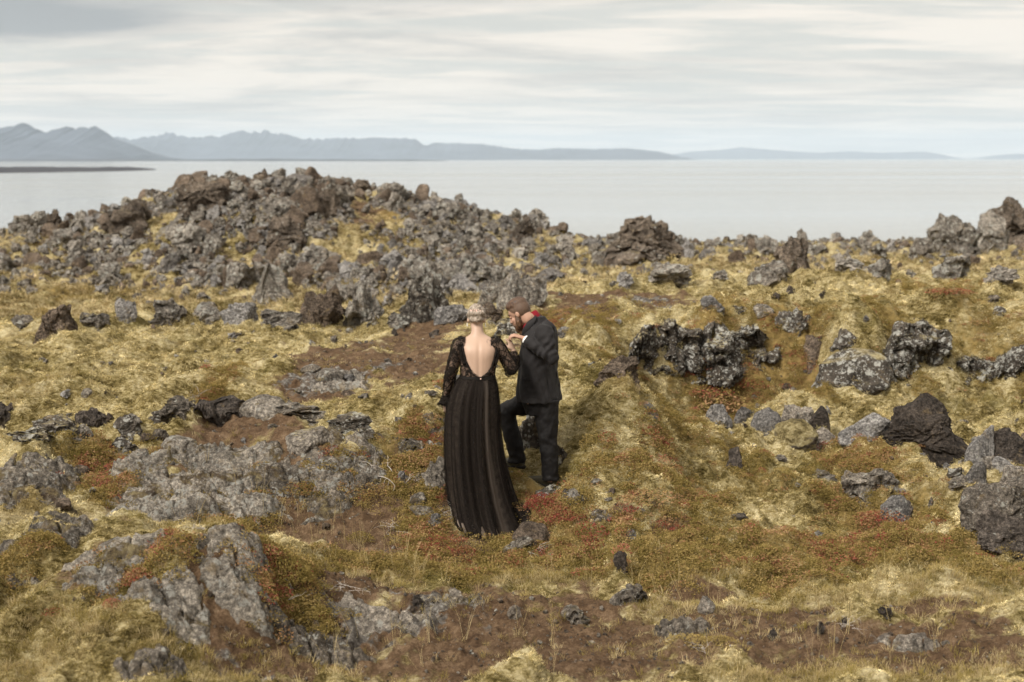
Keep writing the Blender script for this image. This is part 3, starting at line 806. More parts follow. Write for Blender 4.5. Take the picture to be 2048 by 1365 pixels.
# moss has crept up around the rocks
for _r in ROCKS:
    if _r[1] < 560:
        continue
    _c = hit(_r[0], _r[1])
    _w = _r[2] / FPX * _c.y
    _h = min(.22 * _r[3] / FPX * _c.y, .11)
    _q = ((XX - _c.x) / (.72 * _w + .05)) ** 2 + ((YY - _c.y - .36 * _w) / (.66 * _w + .05)) ** 2
    _m = _q < 5
    ZD[_m] += _h * np.exp(-_q[_m] ** 1.5)
# keep the ground where people stand even
for _px, _py, _r in ((975, 1040, 0.75), (1085, 970, .55)):
    _c = hit(_px, _py)
    ZD *= 1 - 0.8 * np.exp(-((XX - _c.x) ** 2 + (YY - _c.y) ** 2) / _r ** 2)
ZD += CRAG * (.30 * (fbm2(XX * .8, YY * .8, 3, 81)) + .34 * (.45 - np.abs(fbm2(XX * 1.7, YY * 1.5, 3, 83))))
ZG = ZB + ZD
# firm ground under the feet and the hem
for _px, _py, _Y, _r in ((1085, 1010, 12.15, .22), (1000, 1010, 12.10, .25), (965, 1078, 11.60, .30), (1040, 1078, 11.65, .22), (1035, 950, 12.72, .20), (1108, 976, 12.44, .17), (1060, 964, 12.62, .17)):
    _p = at(_px, _py, _Y)
    _k = np.exp(-(((XX - _p.x) ** 2 + (YY - _p.y) ** 2) / _r ** 2) ** 2)
    ZG = ZG * (1 - _k) + (_p.z - .006) * _k
verts = np.stack([XX, YY, ZG], -1).reshape(-1, 3)
gm = np_mesh('ground', verts, grid_faces(len(ys), len(sl)))
attr(gm, 'cover', np.stack([DIRT, HEATH, ROCKY, GRASS], -1).reshape(-1, 4), 'FLOAT_COLOR')
attr(gm, 'redness', RED.ravel())
ground = obj('ground', gm, M['ground'])
tag(ground, kind='structure')


def gz(x, y):
    return bil(ZG, x, y)


def ghit(px, py):
    return hit(px, py, ZG)


# ------------------------------------------------------------------ sea, far land, mountains
SEA = -43.0
m, q = new_mat('sea_water')
pos = q.n('ShaderNodeNewGeometry').outputs['Position']
mp = q.n('ShaderNodeMapping', inp={0: pos, 3: (0.012, 0.05, 1)}).outputs[0]
mp2 = q.n('ShaderNodeMapping', inp={0: pos, 3: (0.00022, 0.0011, 1)}).outputs[0]
streak = q.noise(mp2, 1.0, 5, 0.6, 0.3)
bmp = q.n('ShaderNodeBump', inp={'Strength': 0.16, 'Distance': 3.0, 'Height': q.noise(mp, 1.0, 4, 0.6)})
rgh = q.n('ShaderNodeMapRange', inp={0: streak, 1: 0.3, 2: 0.7, 3: 0.06, 4: 0.18}).outputs[0]
p = q.n('ShaderNodeBsdfPrincipled', inp={'Base Color': (0.22, 0.225, 0.215, 1), 'Roughness': rgh, 'Specular IOR Level': 0.5, 'IOR': 1.33, 'Normal': bmp.outputs[0]})
finish(q, p.outputs[0])
_sy, _sx = np.meshgrid(np.geomspace(180, 98000, 60), np.linspace(-1, 1, 61), indexing='ij')
sea = obj('sea', np_mesh('sea', np.stack([_sx * (_sy * 1.1 + 800), _sy, _sx * 0 + SEA], -1).reshape(-1, 3), grid_faces(60, 61)), m)
tag(sea, kind='structure')

M['mount'] = plain('bare_mountain_slope', (0.060, 0.070, 0.092), 0.95, 0.05, 0.0011, 0.95)
M['spit'] = plain('low_lava_coast', (0.045, 0.043, 0.048), 0.95, 0.05, 0.01, 0.5)


def ridge(name, prof, dist, depth, seed, label, cat, mat, nx=520, ny=37, jag=0.06):
    """a mountain range: crest heights read from the skyline, flanks with spurs and gullies towards the viewer"""
    px = np.linspace(prof[0][0], prof[-1][0], nx)
    py = np.interp(px, [a for a, _ in prof], [b for _, b in prof])
    V = []
    top = []
    for a, b in zip(px, py):
        p_ = at(a, b, dist)
        top.append((p_.x, p_.z - SEA))
    top = np.array(top)
    top[:, 1] *= 1 + .06 * fbm2(px / 9.0, px * 0 + seed, 3, seed) * np.clip((317 - py) / 20, 0, 1)
    hmax = top[:, 1].max()
    v = np.linspace(-1, 1, ny)
    PX, PV = np.meshgrid(top[:, 0], v, indexing='ij')
    H = np.repeat(top[:, 1:2], ny, 1)
    sc = depth * 0.22
    spur = fbm2(PX / sc, PV * depth / sc * 0.5, 4, seed)
    fall = np.clip(1 - np.abs(PV), 0, 1) ** 1.15
    Z = H * np.clip(fall + 0.35 * spur * np.abs(PV) * (1 - np.abs(PV)) * 2, 0, 1)
    Z += hmax * jag * fbm2(PX / sc * 4, PV * 6, 3, seed + 9) * (1 - fall) * fall * 2
    Z = np.where(np.abs(PV) > 0.999, -30, Z)
    V0 = None
    verts = np.stack([PX * (1 + PV * depth / dist * 0.0), dist + PV * depth * 0.5 + 0 * PX, SEA + Z], -1).reshape(-1, 3)
    o = obj(name, np_mesh(name, verts, grid_faces(nx, ny)), mat)
    tag(o, label, cat, kind='structure')
    return o


ridge('mountain_range', [(-700, 292), (-400, 268), (-200, 280), (-80, 262), (0, 258), (25, 254), (45, 249), (60, 254), (78, 263), (95, 264), (115, 258), (137, 255), (150, 258), (165, 255),
                         (182, 256), (192, 255), (203, 262), (215, 271), (235, 279), (255, 288), (275, 299), (292, 309), (300, 320)], 30000, 9000, 3,
      'nearest blue mountain massif at the left above the bay', 'mountains', M['mount'])
ridge('mountain_range', [(150, 300), (235, 274), (262, 279), (285, 276), (310, 272), (327, 271), (332, 266), (345, 266), (352, 271), (380, 275), (412, 274), (420, 271), (430, 274), (455, 270), (475, 264),
                         (483, 262), (505, 266), (530, 262), (548, 267), (580, 270), (605, 278), (640, 279), (700, 277), (760, 276), (820, 277), (835, 281), (848, 290), (853, 291),
                         (868, 286), (920, 287), (965, 289), (1000, 294), (1040, 299), (1075, 300), (1120, 297), (1180, 299), (1245, 297), (1275, 299), (1320, 304), (1350, 311), (1370, 320)], 48000, 9000, 8,
      'long pale blue mountain range across the bay', 'mountains', M['mount'], nx=760)
ridge('mountain_range', [(1330, 312), (1380, 304), (1440, 300), (1485, 295), (1530, 299), (1600, 304), (1640, 306), (1700, 303), (1760, 306), (1800, 305), (1850, 304), (1880, 309), (1895, 318)], 76000, 9000, 12,
      'faintest low mountains on the right of the horizon', 'mountains', M['mount'])
ridge('mountain_range', [(1965, 318), (1990, 311), (2030, 308), (2090, 309), (2300, 300), (2500, 318)], 76000, 9000, 15,
      'faint low hill on the horizon at the right edge', 'mountains', M['mount'], nx=80)


def flatland(name, Y0, Y1, x0, x1, height, label):
    nx, ny = 160, 24
    u, v = np.meshgrid(np.linspace(0, 1, nx), np.linspace(0, 1, ny), indexing='ij')
    Yc = Y0 + (Y1 - Y0) * v
    X = (x0 + (x1 - x0) * u - 1024) / FPX * (Y0 + Y1) * .5
    taper = np.clip((1 - u) * 7, 0, 1) ** .6
    edge = np.clip(1 - np.abs(v - .5) * 2 / np.maximum(taper, .02), 0, 1)
    Z = SEA - 2 + (height + 2) * np.clip(edge * 2.4, 0, 1) ** .7 * (0.75 + 0.4 * fbm2(X / (Y0 * .03), Yc / (Y0 * .03), 4, 4)) * (0.35 + .65 * taper)
    o = obj(name, np_mesh(name, np.stack([X, Yc, Z], -1).reshape(-1, 3), grid_faces(nx, ny)), M['spit'])
    tag(o, label, 'headland', kind='structure')


flatland('headland', 4250, 6600, -700, 290, 12, 'low dark lava headland reaching into the bay at the left')
flatland('far_coast', 23500, 25500, -700, 900, 32, 'thin dark coastline under the left mountains')

hz_m, q = new_mat('sea_air')
pv = q.n('ShaderNodeVolumePrincipled', inp={'Color': (0.70, 0.82, 0.95, 1), 'Density': 1.65e-5, 'Anisotropy': 0.0})
q.n('ShaderNodeOutputMaterial', inp={'Volume': pv.outputs[0]})
hv = [(x, y, z) for z in (SEA - 60, 1500) for x, y in ((-99000, -2000), (99000, -2000), (99000, 99000), (-99000, 99000))]
haze = obj('haze', np_mesh('haze', hv, [(3, 2, 1, 0), (4, 5, 6, 7), (0, 1, 5, 4), (1, 2, 6, 5), (2, 3, 7, 6), (3, 0, 4, 7)], False), hz_m)
tag(haze, 'thin sea haze over the whole bay', 'haze', kind='stuff')

# ------------------------------------------------------------------ rocks
_ico = {}


def ico(sub):
    if sub not in _ico:
        bm = bmesh.new()
        bmesh.ops.create_icosphere(bm, subdivisions=sub, radius=1)
        v = np.array([x.co[:] for x in bm.verts])
        f = np.array([[y.index for y in x.verts] for x in bm.faces])
        bm.free()
        v /= np.linalg.norm(v, axis=1)[:, None]
        _ico[sub] = (v, f)
    return _ico[sub]


def rock_arrays(seed, sub=4, planes=16, facet=0.7, lump=0.22, rough=0.07, spike=0.0, crack=0.0):
    """lava block: planes knocked off a ball, swollen and pitted by noise; scaled to a unit box"""
    r_ = np.random.default_rng(seed)
    n, f = ico(sub)
    P = r_.normal(size=(planes, 3))
    P /= np.linalg.norm(P, axis=1)[:, None]
    off = r_.uniform(0.62, 1.0, planes)
    dots = n @ P.T
    rad = np.where(dots > 0.08, off / np.maximum(dots, 0.08), 9.0)
    k = 14.0
    rf = -np.log(np.exp(-k * np.minimum(rad, 3)).sum(1)) / k
    rr = 1 + facet * (np.clip(rf, .3, 1.4) - 1)
    p = n * rr[:, None]
    if lump:
        q_ = p * 1.15
        p = p + lump * np.stack([fbm3(q_, 2, seed % 97), fbm3(q_, 2, seed % 97 + 20), fbm3(q_, 2, seed % 97 + 40)], -1)
    if spike:
        s_ = fbm3(p * 1.5, 2, seed % 89 + 3, ridged=True)
        p = p + n * (spike * np.clip(s_, -.3, 1.5) * (0.4 + .6 * np.clip(n[:, 2:], 0, 1)[:, 0]))[:, None]
    if rough:
        p = p + n * (rough * fbm3(p * 3.1, 5, seed % 83, 0.6, True))[:, None] + rough * .6 * np.stack([fbm3(p * 5.3, 3, seed % 71 + c, .6) for c in (1, 8, 15)], -1)
    if crack:
        w_ = p + .12 * np.stack([pn3(p * 3, 5), pn3(p * 3, 6), pn3(p * 3, 7)], -1)
        fp = r_.normal(size=(34, 3))
        fp = fp / np.linalg.norm(fp, axis=1)[:, None] * r_.uniform(.7, 1.05, 34)[:, None]
        dd = np.sort(np.linalg.norm(w_[:, None] - fp[None], axis=2), 1)
        p = p - n * (crack * np.exp(-((dd[:, 1] - dd[:, 0]) / 0.035) ** 2))[:, None]
    lo, hi = p.min(0), p.max(0)
    p = (p - (lo + hi) / 2) / (hi - lo)
    p[:, 2] += 0.5
    p[:, :2] *= 1 + 0.45 * np.clip((0.5 - p[:, 2:]) / .5, 0, 1)      # broad foot, bedded in the ground
    p[:, :2] /= np.ptp(p[:, :2], axis=0)
    return p, f


def rock_mesh(name, seed, mat, **kw):
    v, f = rock_arrays(seed, **kw)
    me = np_mesh(name, v, f, smooth=kw.get('facet', 1) < .5)
    me.materials.append(mat)
    return me


STY = {
    'block': dict(planes=9, facet=1.0, lump=0.10, rough=0.035, crack=0.03),
    'boulder': dict(planes=11, facet=0.95, lump=0.24, rough=0.085, crack=0.06),
    'clinker': dict(planes=9, facet=1.0, lump=0.55, rough=0.12, spike=.12, crack=0.05),
    'spire': dict(planes=8, facet=1.0, lump=0.60, rough=0.12, spike=0.45, crack=.03),
    'face': dict(planes=8, facet=1.0, lump=0.45, rough=0.11, crack=0.07),
    'crag': dict(planes=7, facet=1.0, lump=0.55, rough=0.20, spike=.2),
    'smooth': dict(planes=22, facet=0.35, lump=0.16, rough=0.02),
}
_uid = [100]


def rock(px, py, wpx, hpx, style, mat, label, depth=0.9, sink=None, yaw=None, sub=None, group=None, name='lava_rock', seed=None, tilt=0.0):
    """px, py: middle of the foot of the rock as the photograph shows it; wpx, hpx: its width and height there"""
    c = ghit(px, py)
    d = c.y
    W, H = wpx / FPX * d, hpx / FPX * d
    if sink is None:
        sink = .44 if py > 600 else .22
    if py > 600:
        W, H = W * 1.1, H * 1.05
    _uid[0] += 1
    s = seed or _uid[0]
    if sub is None:
        sub = 5 if wpx > 62 else 4
    me = rock_mesh(name, s, M[mat], sub=sub, **STY[style])
    v = np.empty(len(me.vertices) * 3, np.float32)
    me.vertices.foreach_get('co', v)
    v = v.reshape(-1, 3)
    ht = H / (1 - sink)
    D = W * depth
    v = v * np.array([W, D, ht]) - np.array([0, 0, ht * sink])
    if tilt:
        ca, sa = math.cos(tilt), math.sin(tilt)
        v = v @ np.array([[ca, 0, -sa], [0, 1, 0], [sa, 0, ca]])
    me.vertices.foreach_set('co', v.ravel().astype(np.float32))
    me.update()
    yc = d + D * 0.38
    o = obj(name, me, None, None, (c.x * yc / d, yc, min(c.z, float(gz(c.x * yc / d, yc))) + 0.02 if abs(float(gz(c.x * yc / d, yc)) - c.z) < .25 * H + .05 else c.z))
    if yaw:
        o.rotation_euler[2] = yaw
    tag(o, label, 'rock', group)
    return o


M['moss_rock'] = mat_rock('moss_grown_rock', lichen=0.1, moss=1.6)
for r_ in ROCKS:
    rock(*r_, sub=(5 if (r_[2] > 70 and r_[1] > 640) or r_[2] > 100 else 4))


# the broken rock face under the mossy bank: lumpy walls that run back into the slope
def cliff(px0, px1, bot, top, label, seed, lean=.35, mat='lava_lichen', rough=.16):
    nx = max(70, int((px1 - px0) * .8))
    pxs = np.linspace(px0, px1, nx)
    nr, nc_ = 46, 14
    V = np.zeros((nr + nc_, nx, 3))
    for i, px in enumerate(pxs):
        g_ = ghit(px, bot(px))
        d = g_.y + .02
        e = min(1, (i + .5) / nx * 7, (nx - i - .5) / nx * 7)
        H = (bot(px) - top(px)) / FPX * d * (.35 + .65 * e ** .6) + .10
        for r in range(nr):
            t = r / (nr - 1)
            V[r, i] = (g_.x * (1 + (lean * H * t) / d), d + lean * H * t * t + .25 * (1 - e), g_.z - .10 + H * t)
        for r in range(nc_):
            t = (r + 1) / nc_
            V[nr + r, i] = (g_.x * (1 + (lean * H + .8 * t) / d), d + lean * H + .8 * t + .25 * (1 - e), g_.z - .10 + H - .30 * t * t)
    P_ = V.reshape(-1, 3)
    big = fbm3(P_ * np.array([1.9, 1.9, 2.3]), 3, seed, .55)
    rid = fbm3(P_ * 4.6, 4, seed + 5, .6, True)
    cell = np.floor(fbm3(P_ * np.array([2.2, 2.2, 3.4]), 2, seed + 9) * 5) / 5
    dep = .26 * big + rough * .22 * rid + .20 * cell
    P_[:, 1] -= dep
    P_[:, 2] += .05 * fbm3(P_ * 3.5, 3, seed + 2) * 1.2
    P_[:, 0] += .05 * fbm3(P_ * 3.5, 3, seed + 3)
    c0 = P_.mean(0)
    me = np_mesh('rock_face', P_ - c0, grid_faces(nr + nc_, nx), False)
    o = obj('rock_face', me, M[mat], None, Vector(c0))
    tag(o, label, 'rock face')


cliff(1262, 1420, lambda p: 752 + 6 * math.sin(p / 30), lambda p: 668 - 18 * math.exp(-((p - 1320) / 45) ** 2) + 5 * math.sin(p / 9), 'left part of the dark lichen spotted rock face under the mossy bank', 31)
cliff(1385, 1580, lambda p: 758 - 22 * sstep(1480, 1580, p) + 5 * math.sin(p / 26), lambda p: 662 + 30 * sstep(1500, 1570, p) + 6 * math.sin(p / 11), 'right part of the dark lichen spotted rock face under the mossy bank', 47)
cliff(1770, 1905, lambda p: 748 + 4 * math.sin(p / 20), lambda p: 645 + 26 * abs(p - 1830) / 70 + 5 * math.sin(p / 8), 'tall lichen rock face bulging out of the bank right of the speckled boulder', 63)
cliff(1895, 2110, lambda p: 752 + 3 * math.sin(p / 20), lambda p: 722 - 28 * sstep(1990, 2060, p) + 5 * math.sin(p / 13), 'low dark rock face under the bank running to the right edge', 71)
cliff(395, 500, lambda p: 838, lambda p: 806 + 8 * abs(p - 450) / 50, 'dark hollow rock under the rim of the mossy hole at the left', 91, mat='lava_dark')

# low pahoehoe slabs that follow the ground in the left foreground
def slab(px, py, rx, ry, h, label, yaw=0.0, mat='lava_slab', nu=120, nv=74, lay=0.05, seed=None):
    c = ghit(px, py)
    d = c.y
    wx = 1.06 * rx / FPX * d
    wy = 1.06 * ry * d * d / (FPX * (CZ - c.z))
    _uid[0] += 1
    s = seed or _uid[0]
    u, v = np.meshgrid(np.linspace(-1.25, 1.25, nu), np.linspace(-1.25, 1.25, nv), indexing='ij')
    ca, sa = math.cos(yaw), math.sin(yaw)
    X = c.x + ca * u * wx - sa * v * wy
    Y = c.y + sa * u * wx + ca * v * wy
    rho = np.sqrt(u * u + v * v) * 1.08 + .34 * fbm2(X * 2.4, Y * 3.2, 5, s, .6) 
    prof = sstep(1.05, 0.55, rho)
    ter = fbm2(X * 1.1, Y * 3.4, 4, s + 5)
    ter = (np.floor(ter / .22) + sstep(.0, .3, (ter / .22) % 1)) * .22
    Z = .5 * bil(ZG, X, Y) + .5 * bil(ZB, X, Y) - 0.07 + prof * (h * .42 + 0.07) + prof * lay * 2.0 * ter
    # joints between plates
    ca_ = np.random.default_rng(s)
    fp = np.stack([ca_.uniform(-1.2, 1.2, 16) * wx, ca_.uniform(-1.2, 1.2, 16) * wy], -1)
    qx, qy = u * wx + .11 * fbm2(X * 4, Y * 4, 3, 3), v * wy + .11 * fbm2(X * 4, Y * 4, 3, 9)
    dd = np.sort(np.hypot(qx[..., None] - fp[:, 0], (qy[..., None] - fp[:, 1]) * 1.25), -1)
    Z -= prof * 0.075 * np.exp(-((dd[..., 1] - dd[..., 0]) / 0.026) ** 2)
    Z += prof * (0.020 * fbm2(X * 7, Y * 13, 4, s + 2, .65) + 0.045 * (np.abs(fbm2(X * 2.4, Y * 4.6, 3, s + 8)) - .25))
    Z -= (1 - prof) * sstep(1.0, 1.25, np.maximum(np.abs(u), np.abs(v))) * 0.08
    me = np_mesh('lava_slab', np.stack([X - c.x, Y - c.y, Z - c.z], -1).reshape(-1, 3), grid_faces(nu, nv))
    o = obj('lava_slab', me, M[mat], None, c)
    tag(o, label, 'rock slab')
    return o


for a_ in [
    (62, 960, 105, 48, .15, 'pale grey lichen slab sloping into the left edge', .15),
    (240, 1010 - 45, 0, 0, 0, '', 0),
    (330, 1022, 120, 44, .17, 'broad cracked grey slab in the left foreground', -.05),
    (470, 1000, 130, 26, .11, 'long low grey slab right of the broad cracked slab', -.25),
    (310, 962, 105, 26, .16, 'grey slab with a dark broken edge behind the broad cracked slab', .0),
    (460, 935, 110, 30, .18, 'humped slab with ridged top above the broad cracked slab', .2),
    (560, 955, 110, 18, .09, 'thin grey slab edge running right from the humped slab', -.2),
    (680, 935, 120, 36, .16, 'whitish lichen slab left of the dress', -.12),
    (95, 1062, 110, 46, .16, 'rounded grey slab at the left edge below the first', .1),
    (410, 1095, 110, 28, .16, 'pale crusted slab crest in the left foreground', -.1),
    (480, 1125, 95, 50, .22, 'slab with a white streak under the leafy bush', .5),
    (220, 1130, 140, 36, .18, 'rugged lichen slab in the lower left', .25),
    (330, 1190, 140, 42, .20, 'slab slanting down to the lower left moss', .55),
    (300, 1320, 130, 24, .08, 'lichen slab at the bottom edge left', .05),
    (780, 1245, 150, 28, .05, 'crusted grey lava sheet in the middle of the brown path', -.05),
    (660, 1300, 130, 22, .05, 'low crusted lava sheet at the bottom of the path', .1),
    (850, 888, 85, 14, .10, 'long thin slab just left of the gowned person', -.1),
    (690, 770, 90, 12, .05, 'flat grey slab crossing the upper path', -.1),
    (1370, 1262, 80, 14, .05, 'flat dark slab on the path at the right', -.1),
    (1800, 1290, 110, 14, .06, 'grey slab edge on the right part of the path', -.15),
    (25, 1165, 70, 18, .06, 'pale slab tip at the left edge above the lower moss', .2),
]:
    if a_[2]:
        slab(*a_[:6], yaw=a_[6], mat='lava_slab' if a_[1] < 1240 else 'lava')

# rubble of the far mound and flats
FARP = [rock_mesh('lava_boulder', 900 + i, M[('lava_far', 'lava_grey', 'lava_far', 'lava_far', 'lava_brown')[i % 5]], sub=4 if i < 10 else 3,
                  **STY[('crag', 'clinker', 'crag', 'spire', 'block')[i % 5]]) for i in range(16)]


def mound_density(x, y):
    px = x / y * FPX + 1024
    dens = np.exp(-((px - 480) / 330) ** 2) * sstep(38, 46, y) * 1.0
    dens = np.maximum(dens, .55 * np.exp(-((px - 880) / 220) ** 2) * sstep(30, 40, y))
    dens = np.maximum(dens, 0.13 * sstep(34, 50, y))
    cl_ = fbm2(x * .45, y * .45, 3, 51)
    dens = dens * np.clip(.75 + 1.6 * cl_, 0.05, 1.6)
    soil = np.exp(-(((px - 735) / 45) ** 2 + ((y - 51) / 5) ** 2))
    return dens * (1 - .85 * soil)


cand = []
rr_ = np.random.default_rng(21)
while len(cand) < 12000:
    n_ = 4000
    y_ = np.sqrt(rr_.uniform(27.5 ** 2, 61 ** 2, n_))
    x_ = rr_.uniform(-.42, .42, n_) * y_
    k_ = rr_.uniform(0, 1, n_) < mound_density(x_, y_)
    for a, b in zip(x_[k_], y_[k_]):
        cand.append((a, b, float(np.clip(rr_.lognormal(-1.85, .60), .09, .95))))
cand = cand[:12000]
cand.sort(key=lambda t: -t[2] / t[1])
near_big = cand[:300]
LOOSE = []
for i, (a, b, s) in enumerate(near_big):
    px = a / b * FPX + 1024
    z = float(gz(a, b))
    o = bpy.data.objects.new('lava_boulder', FARP[i % 10])
    COL.objects.link(o)
    o.location = (a, b, z - s * .22)
    o.rotation_euler = (rr_.uniform(-.25, .25), rr_.uniform(-.25, .25), rr_.uniform(0, 6.28))
    o.scale = (s * rr_.uniform(.8, 1.25), s * rr_.uniform(.8, 1.2), s * rr_.uniform(.7, 1.25))
    size = 'big' if s > .62 else ('middling' if s > .42 else 'small')
    colr = {'lava_grey': 'smooth grey', 'lava_far': 'lichen grey', 'lava_brown': 'dark brown'}[('lava_far', 'lava_grey', 'lava_far', 'lava_far', 'lava_brown')[i % 10 % 5]]
    shp = {'crag': 'jagged', 'clinker': 'knobbly', 'spire': 'pointed', 'block': 'blocky'}[('crag', 'clinker', 'crag', 'spire', 'block')[i % 10 % 5]]
    if px < 1120:
        zone = ('on the left skyline' if px < 230 else 'on the left shoulder of the mound' if px < 400 else 'on the crown of the far mound' if px < 690 else 'on the right slope of the mound') if b > 51 else \
               ('on the moss left of the mound' if px < 230 else 'low on the left of the mound' if px < 480 else 'at the foot of the far mound' if px < 760 else 'behind the two people')
        grp = 'loose boulders on the far mound'
    else:
        zone = 'near the brown pyramid rock' if px < 1450 else 'near the leaning lava spike' if px < 1720 else 'near the flat topped stack' if px < 1960 else 'below the right edge crags'
        grp = 'loose boulders on the far right flats'
    LOOSE.append((px, '%s %s %s boulder %s' % (size, colr, shp, zone), grp, o))
same = {}
for px, lab, grp, o in sorted(LOOSE, key=lambda t: t[0]):
    same.setdefault(lab, []).append((grp, o))
ORD = 'leftmost second third fourth fifth sixth seventh eighth ninth tenth eleventh twelfth thirteenth fourteenth fifteenth sixteenth seventeenth eighteenth nineteenth twentieth twenty-first twenty-second twenty-third twenty-fourth twenty-fifth twenty-sixth twenty-seventh'.split()
for lab, lst in same.items():
    for k, (grp, o) in enumerate(lst):
        tag(o, lab if len(lst) == 1 else lab + (', leftmost one' if k == 0 else ', rightmost one' if k == len(lst) - 1 else ', %s from left' % (ORD[k] if k < len(ORD) else 'farther')), 'boulder', grp)


# ------------------------------------------------------------------ scattered small cover (geometry nodes instances)
def proto_collection(name, meshes):
    c = bpy.data.collections.new(name)
    for i, me in enumerate(meshes):
        o = bpy.data.objects.new('%s_%02d' % (name, i), me)
        c.objects.link(o)
    return c


def scatter(name, protos, pts, rot, scl, idx, label, cat):
    me = bpy.data.meshes.new(name)
    me.vertices.add(len(pts))
    me.vertices.foreach_set('co', np.asarray(pts, np.float32).ravel())
    attr(me, 'rot', rot, 'FLOAT_VECTOR')
    attr(me, 'scl', scl, 'FLOAT_VECTOR')
    attr(me, 'pick', idx, 'INT')
    o = obj(name, me)
    ng = bpy.data.node_groups.new(name + '_scatter', 'GeometryNodeTree')
    ng.interface.new_socket('Geometry', in_out='INPUT', socket_type='NodeSocketGeometry')
    ng.interface.new_socket('Geometry', in_out='OUTPUT', socket_type='NodeSocketGeometry')
    N = ng.nodes
    gi, go = N.new('NodeGroupInput'), N.new('NodeGroupOutput')
    ci = N.new('GeometryNodeCollectionInfo')
    ci.inputs['Collection'].default_value = proto_collection(name + '_shape', protos)
    ci.inputs['Separate Children'].default_value = True
    ci.inputs['Reset Children'].default_value = True
    iop = N.new('GeometryNodeInstanceOnPoints')
    iop.inputs['Pick Instance'].default_value = True
    for nm, ty, sock in (('rot', 'FLOAT_VECTOR', 'Rotation'), ('scl', 'FLOAT_VECTOR', 'Scale'), ('pick', 'INT', 'Instance Index')):
        na = N.new('GeometryNodeInputNamedAttribute')
        na.data_type = ty
        na.inputs['Name'].default_value = nm
        ng.links.new([s for s in na.outputs if s.enabled and s.name == 'Attribute'][0], iop.inputs[sock])
    ng.links.new(gi.outputs[0], iop.inputs['Points'])
    ng.links.new(ci.outputs[0], iop.inputs['Instance'])
    ng.links.new(iop.outputs[0], go.inputs[0])
    md = o.modifiers.new('scatter', 'NODES')
    md.node_group = ng
    tag(o, label, cat, kind='stuff')
    return o


def rots(n, tilt=0.3, r=rr_):
    return np.stack([r.normal(0, tilt, n), r.normal(0, tilt, n), r.uniform(0, 6.28, n)], -1)


rest = np.array(cand[300:])
n_ = len(rest)
scatter('rubble', FARP, np.stack([rest[:, 0], rest[:, 1], gz(rest[:, 0], rest[:, 1]) - rest[:, 2] * .15], -1), rots(n_, .4),
        rest[:, 2:3] * rr_.uniform(.7, 1.3, (n_, 3)), rr_.integers(0, 16, n_), 'small lava rubble on the far mound and flats', 'rubble')


def blades(n, rad, lmin, lmax, wid, lean, seed, curl=0.5, flat=1.0):
    """clump of thin curved blades, two quads and a tip each (as triangles)"""
    r = np.random.default_rng(seed)
    V, F = [], []
    for i in range(n):
        a = r.uniform(0, 6.28)
        q_ = math.sqrt(r.uniform(0, 1)) * rad
        b = np.array([math.cos(a) * q_, math.sin(a) * q_, -0.01])
        az = a + r.normal(0, .6)
        L = r.uniform(lmin, lmax)
        ln = abs(r.normal(lean, .25)) * (.35 + .65 * q_ / rad)
        out = np.array([math.cos(az), math.sin(az), 0])
        side = np.array([-math.sin(az), math.cos(az), 0]) * wid * r.uniform(.6, 1.3)
        p0 = b
        t1 = ln
        p1 = p0 + L * .5 * (out * math.sin(t1) + np.array([0, 0, math.cos(t1)]))
        t2 = ln + curl * r.uniform(.3, 1.4)
        p2 = p1 + L * .5 * (out * math.sin(t2) + np.array([0, 0, math.cos(t2)]))
        k = len(V)
        V += [p0 - side, p0 + side, p1 - side * .8, p1 + side * .8, p2]
        F += [(k, k + 1, k + 3), (k, k + 3, k + 2), (k + 2, k + 3, k + 4)]
    V = np.array(V)
    V[:, 2] *= flat
    return V, np.array(F)


def mesh_of(name, V, F, mat):
    me = np_mesh(name, V, F)
    me.materials.append(mat)
    return me


def leaf_clump(n, rad, hgt, size, seed, stems=6):
    r = np.random.default_rng(seed)
    V, F = [], []
    for i in range(n):
        a = r.uniform(0, 6.28)
        q_ = math.sqrt(r.uniform(0, 1)) * rad
        c = np.array([math.cos(a) * q_, math.sin(a) * q_, hgt * (1 - .7 * (q_ / rad) ** 2) * r.uniform(.15, 1.0) ** .6])
        e1 = r.normal(size=3)
        e1[2] = e1[2] * .6 + .35
        e1 /= np.linalg.norm(e1)
        e2 = np.cross(e1, r.normal(size=3))
        e2 /= np.linalg.norm(e2)
        s = size * r.uniform(.6, 1.35)
        k = len(V)
        V += [c - e1 * s, c + e2 * s * .5, c + e1 * s, c - e2 * s * .5]
        F += [(k, k + 1, k + 2), (k, k + 2, k + 3)]
    return np.array(V), np.array(F)


def spread_pts(n, y0, y1, half, dens_fn, seed, power=1.0):
    r = np.random.default_rng(seed)
    out = []
    tot = 0
    while tot < n:
        k = max(4000, n)
        # even in picture terms: more per square metre near the camera
        y = np.exp(r.uniform(math.log(y0), math.log(y1), k))
        x = r.uniform(-half, half, k) * y
        ok = r.uniform(0, 1, k) < dens_fn(x, y)
        out.append(np.stack([x[ok], y[ok]], -1))
        tot += ok.sum()
        if len(out) > 40:
            break
    P = np.concatenate(out)[:n]
    return P[:, 0], P[:, 1]


def clipped(A):
    return lambda x, y: np.clip(bil(A, x, y), 0, 1)


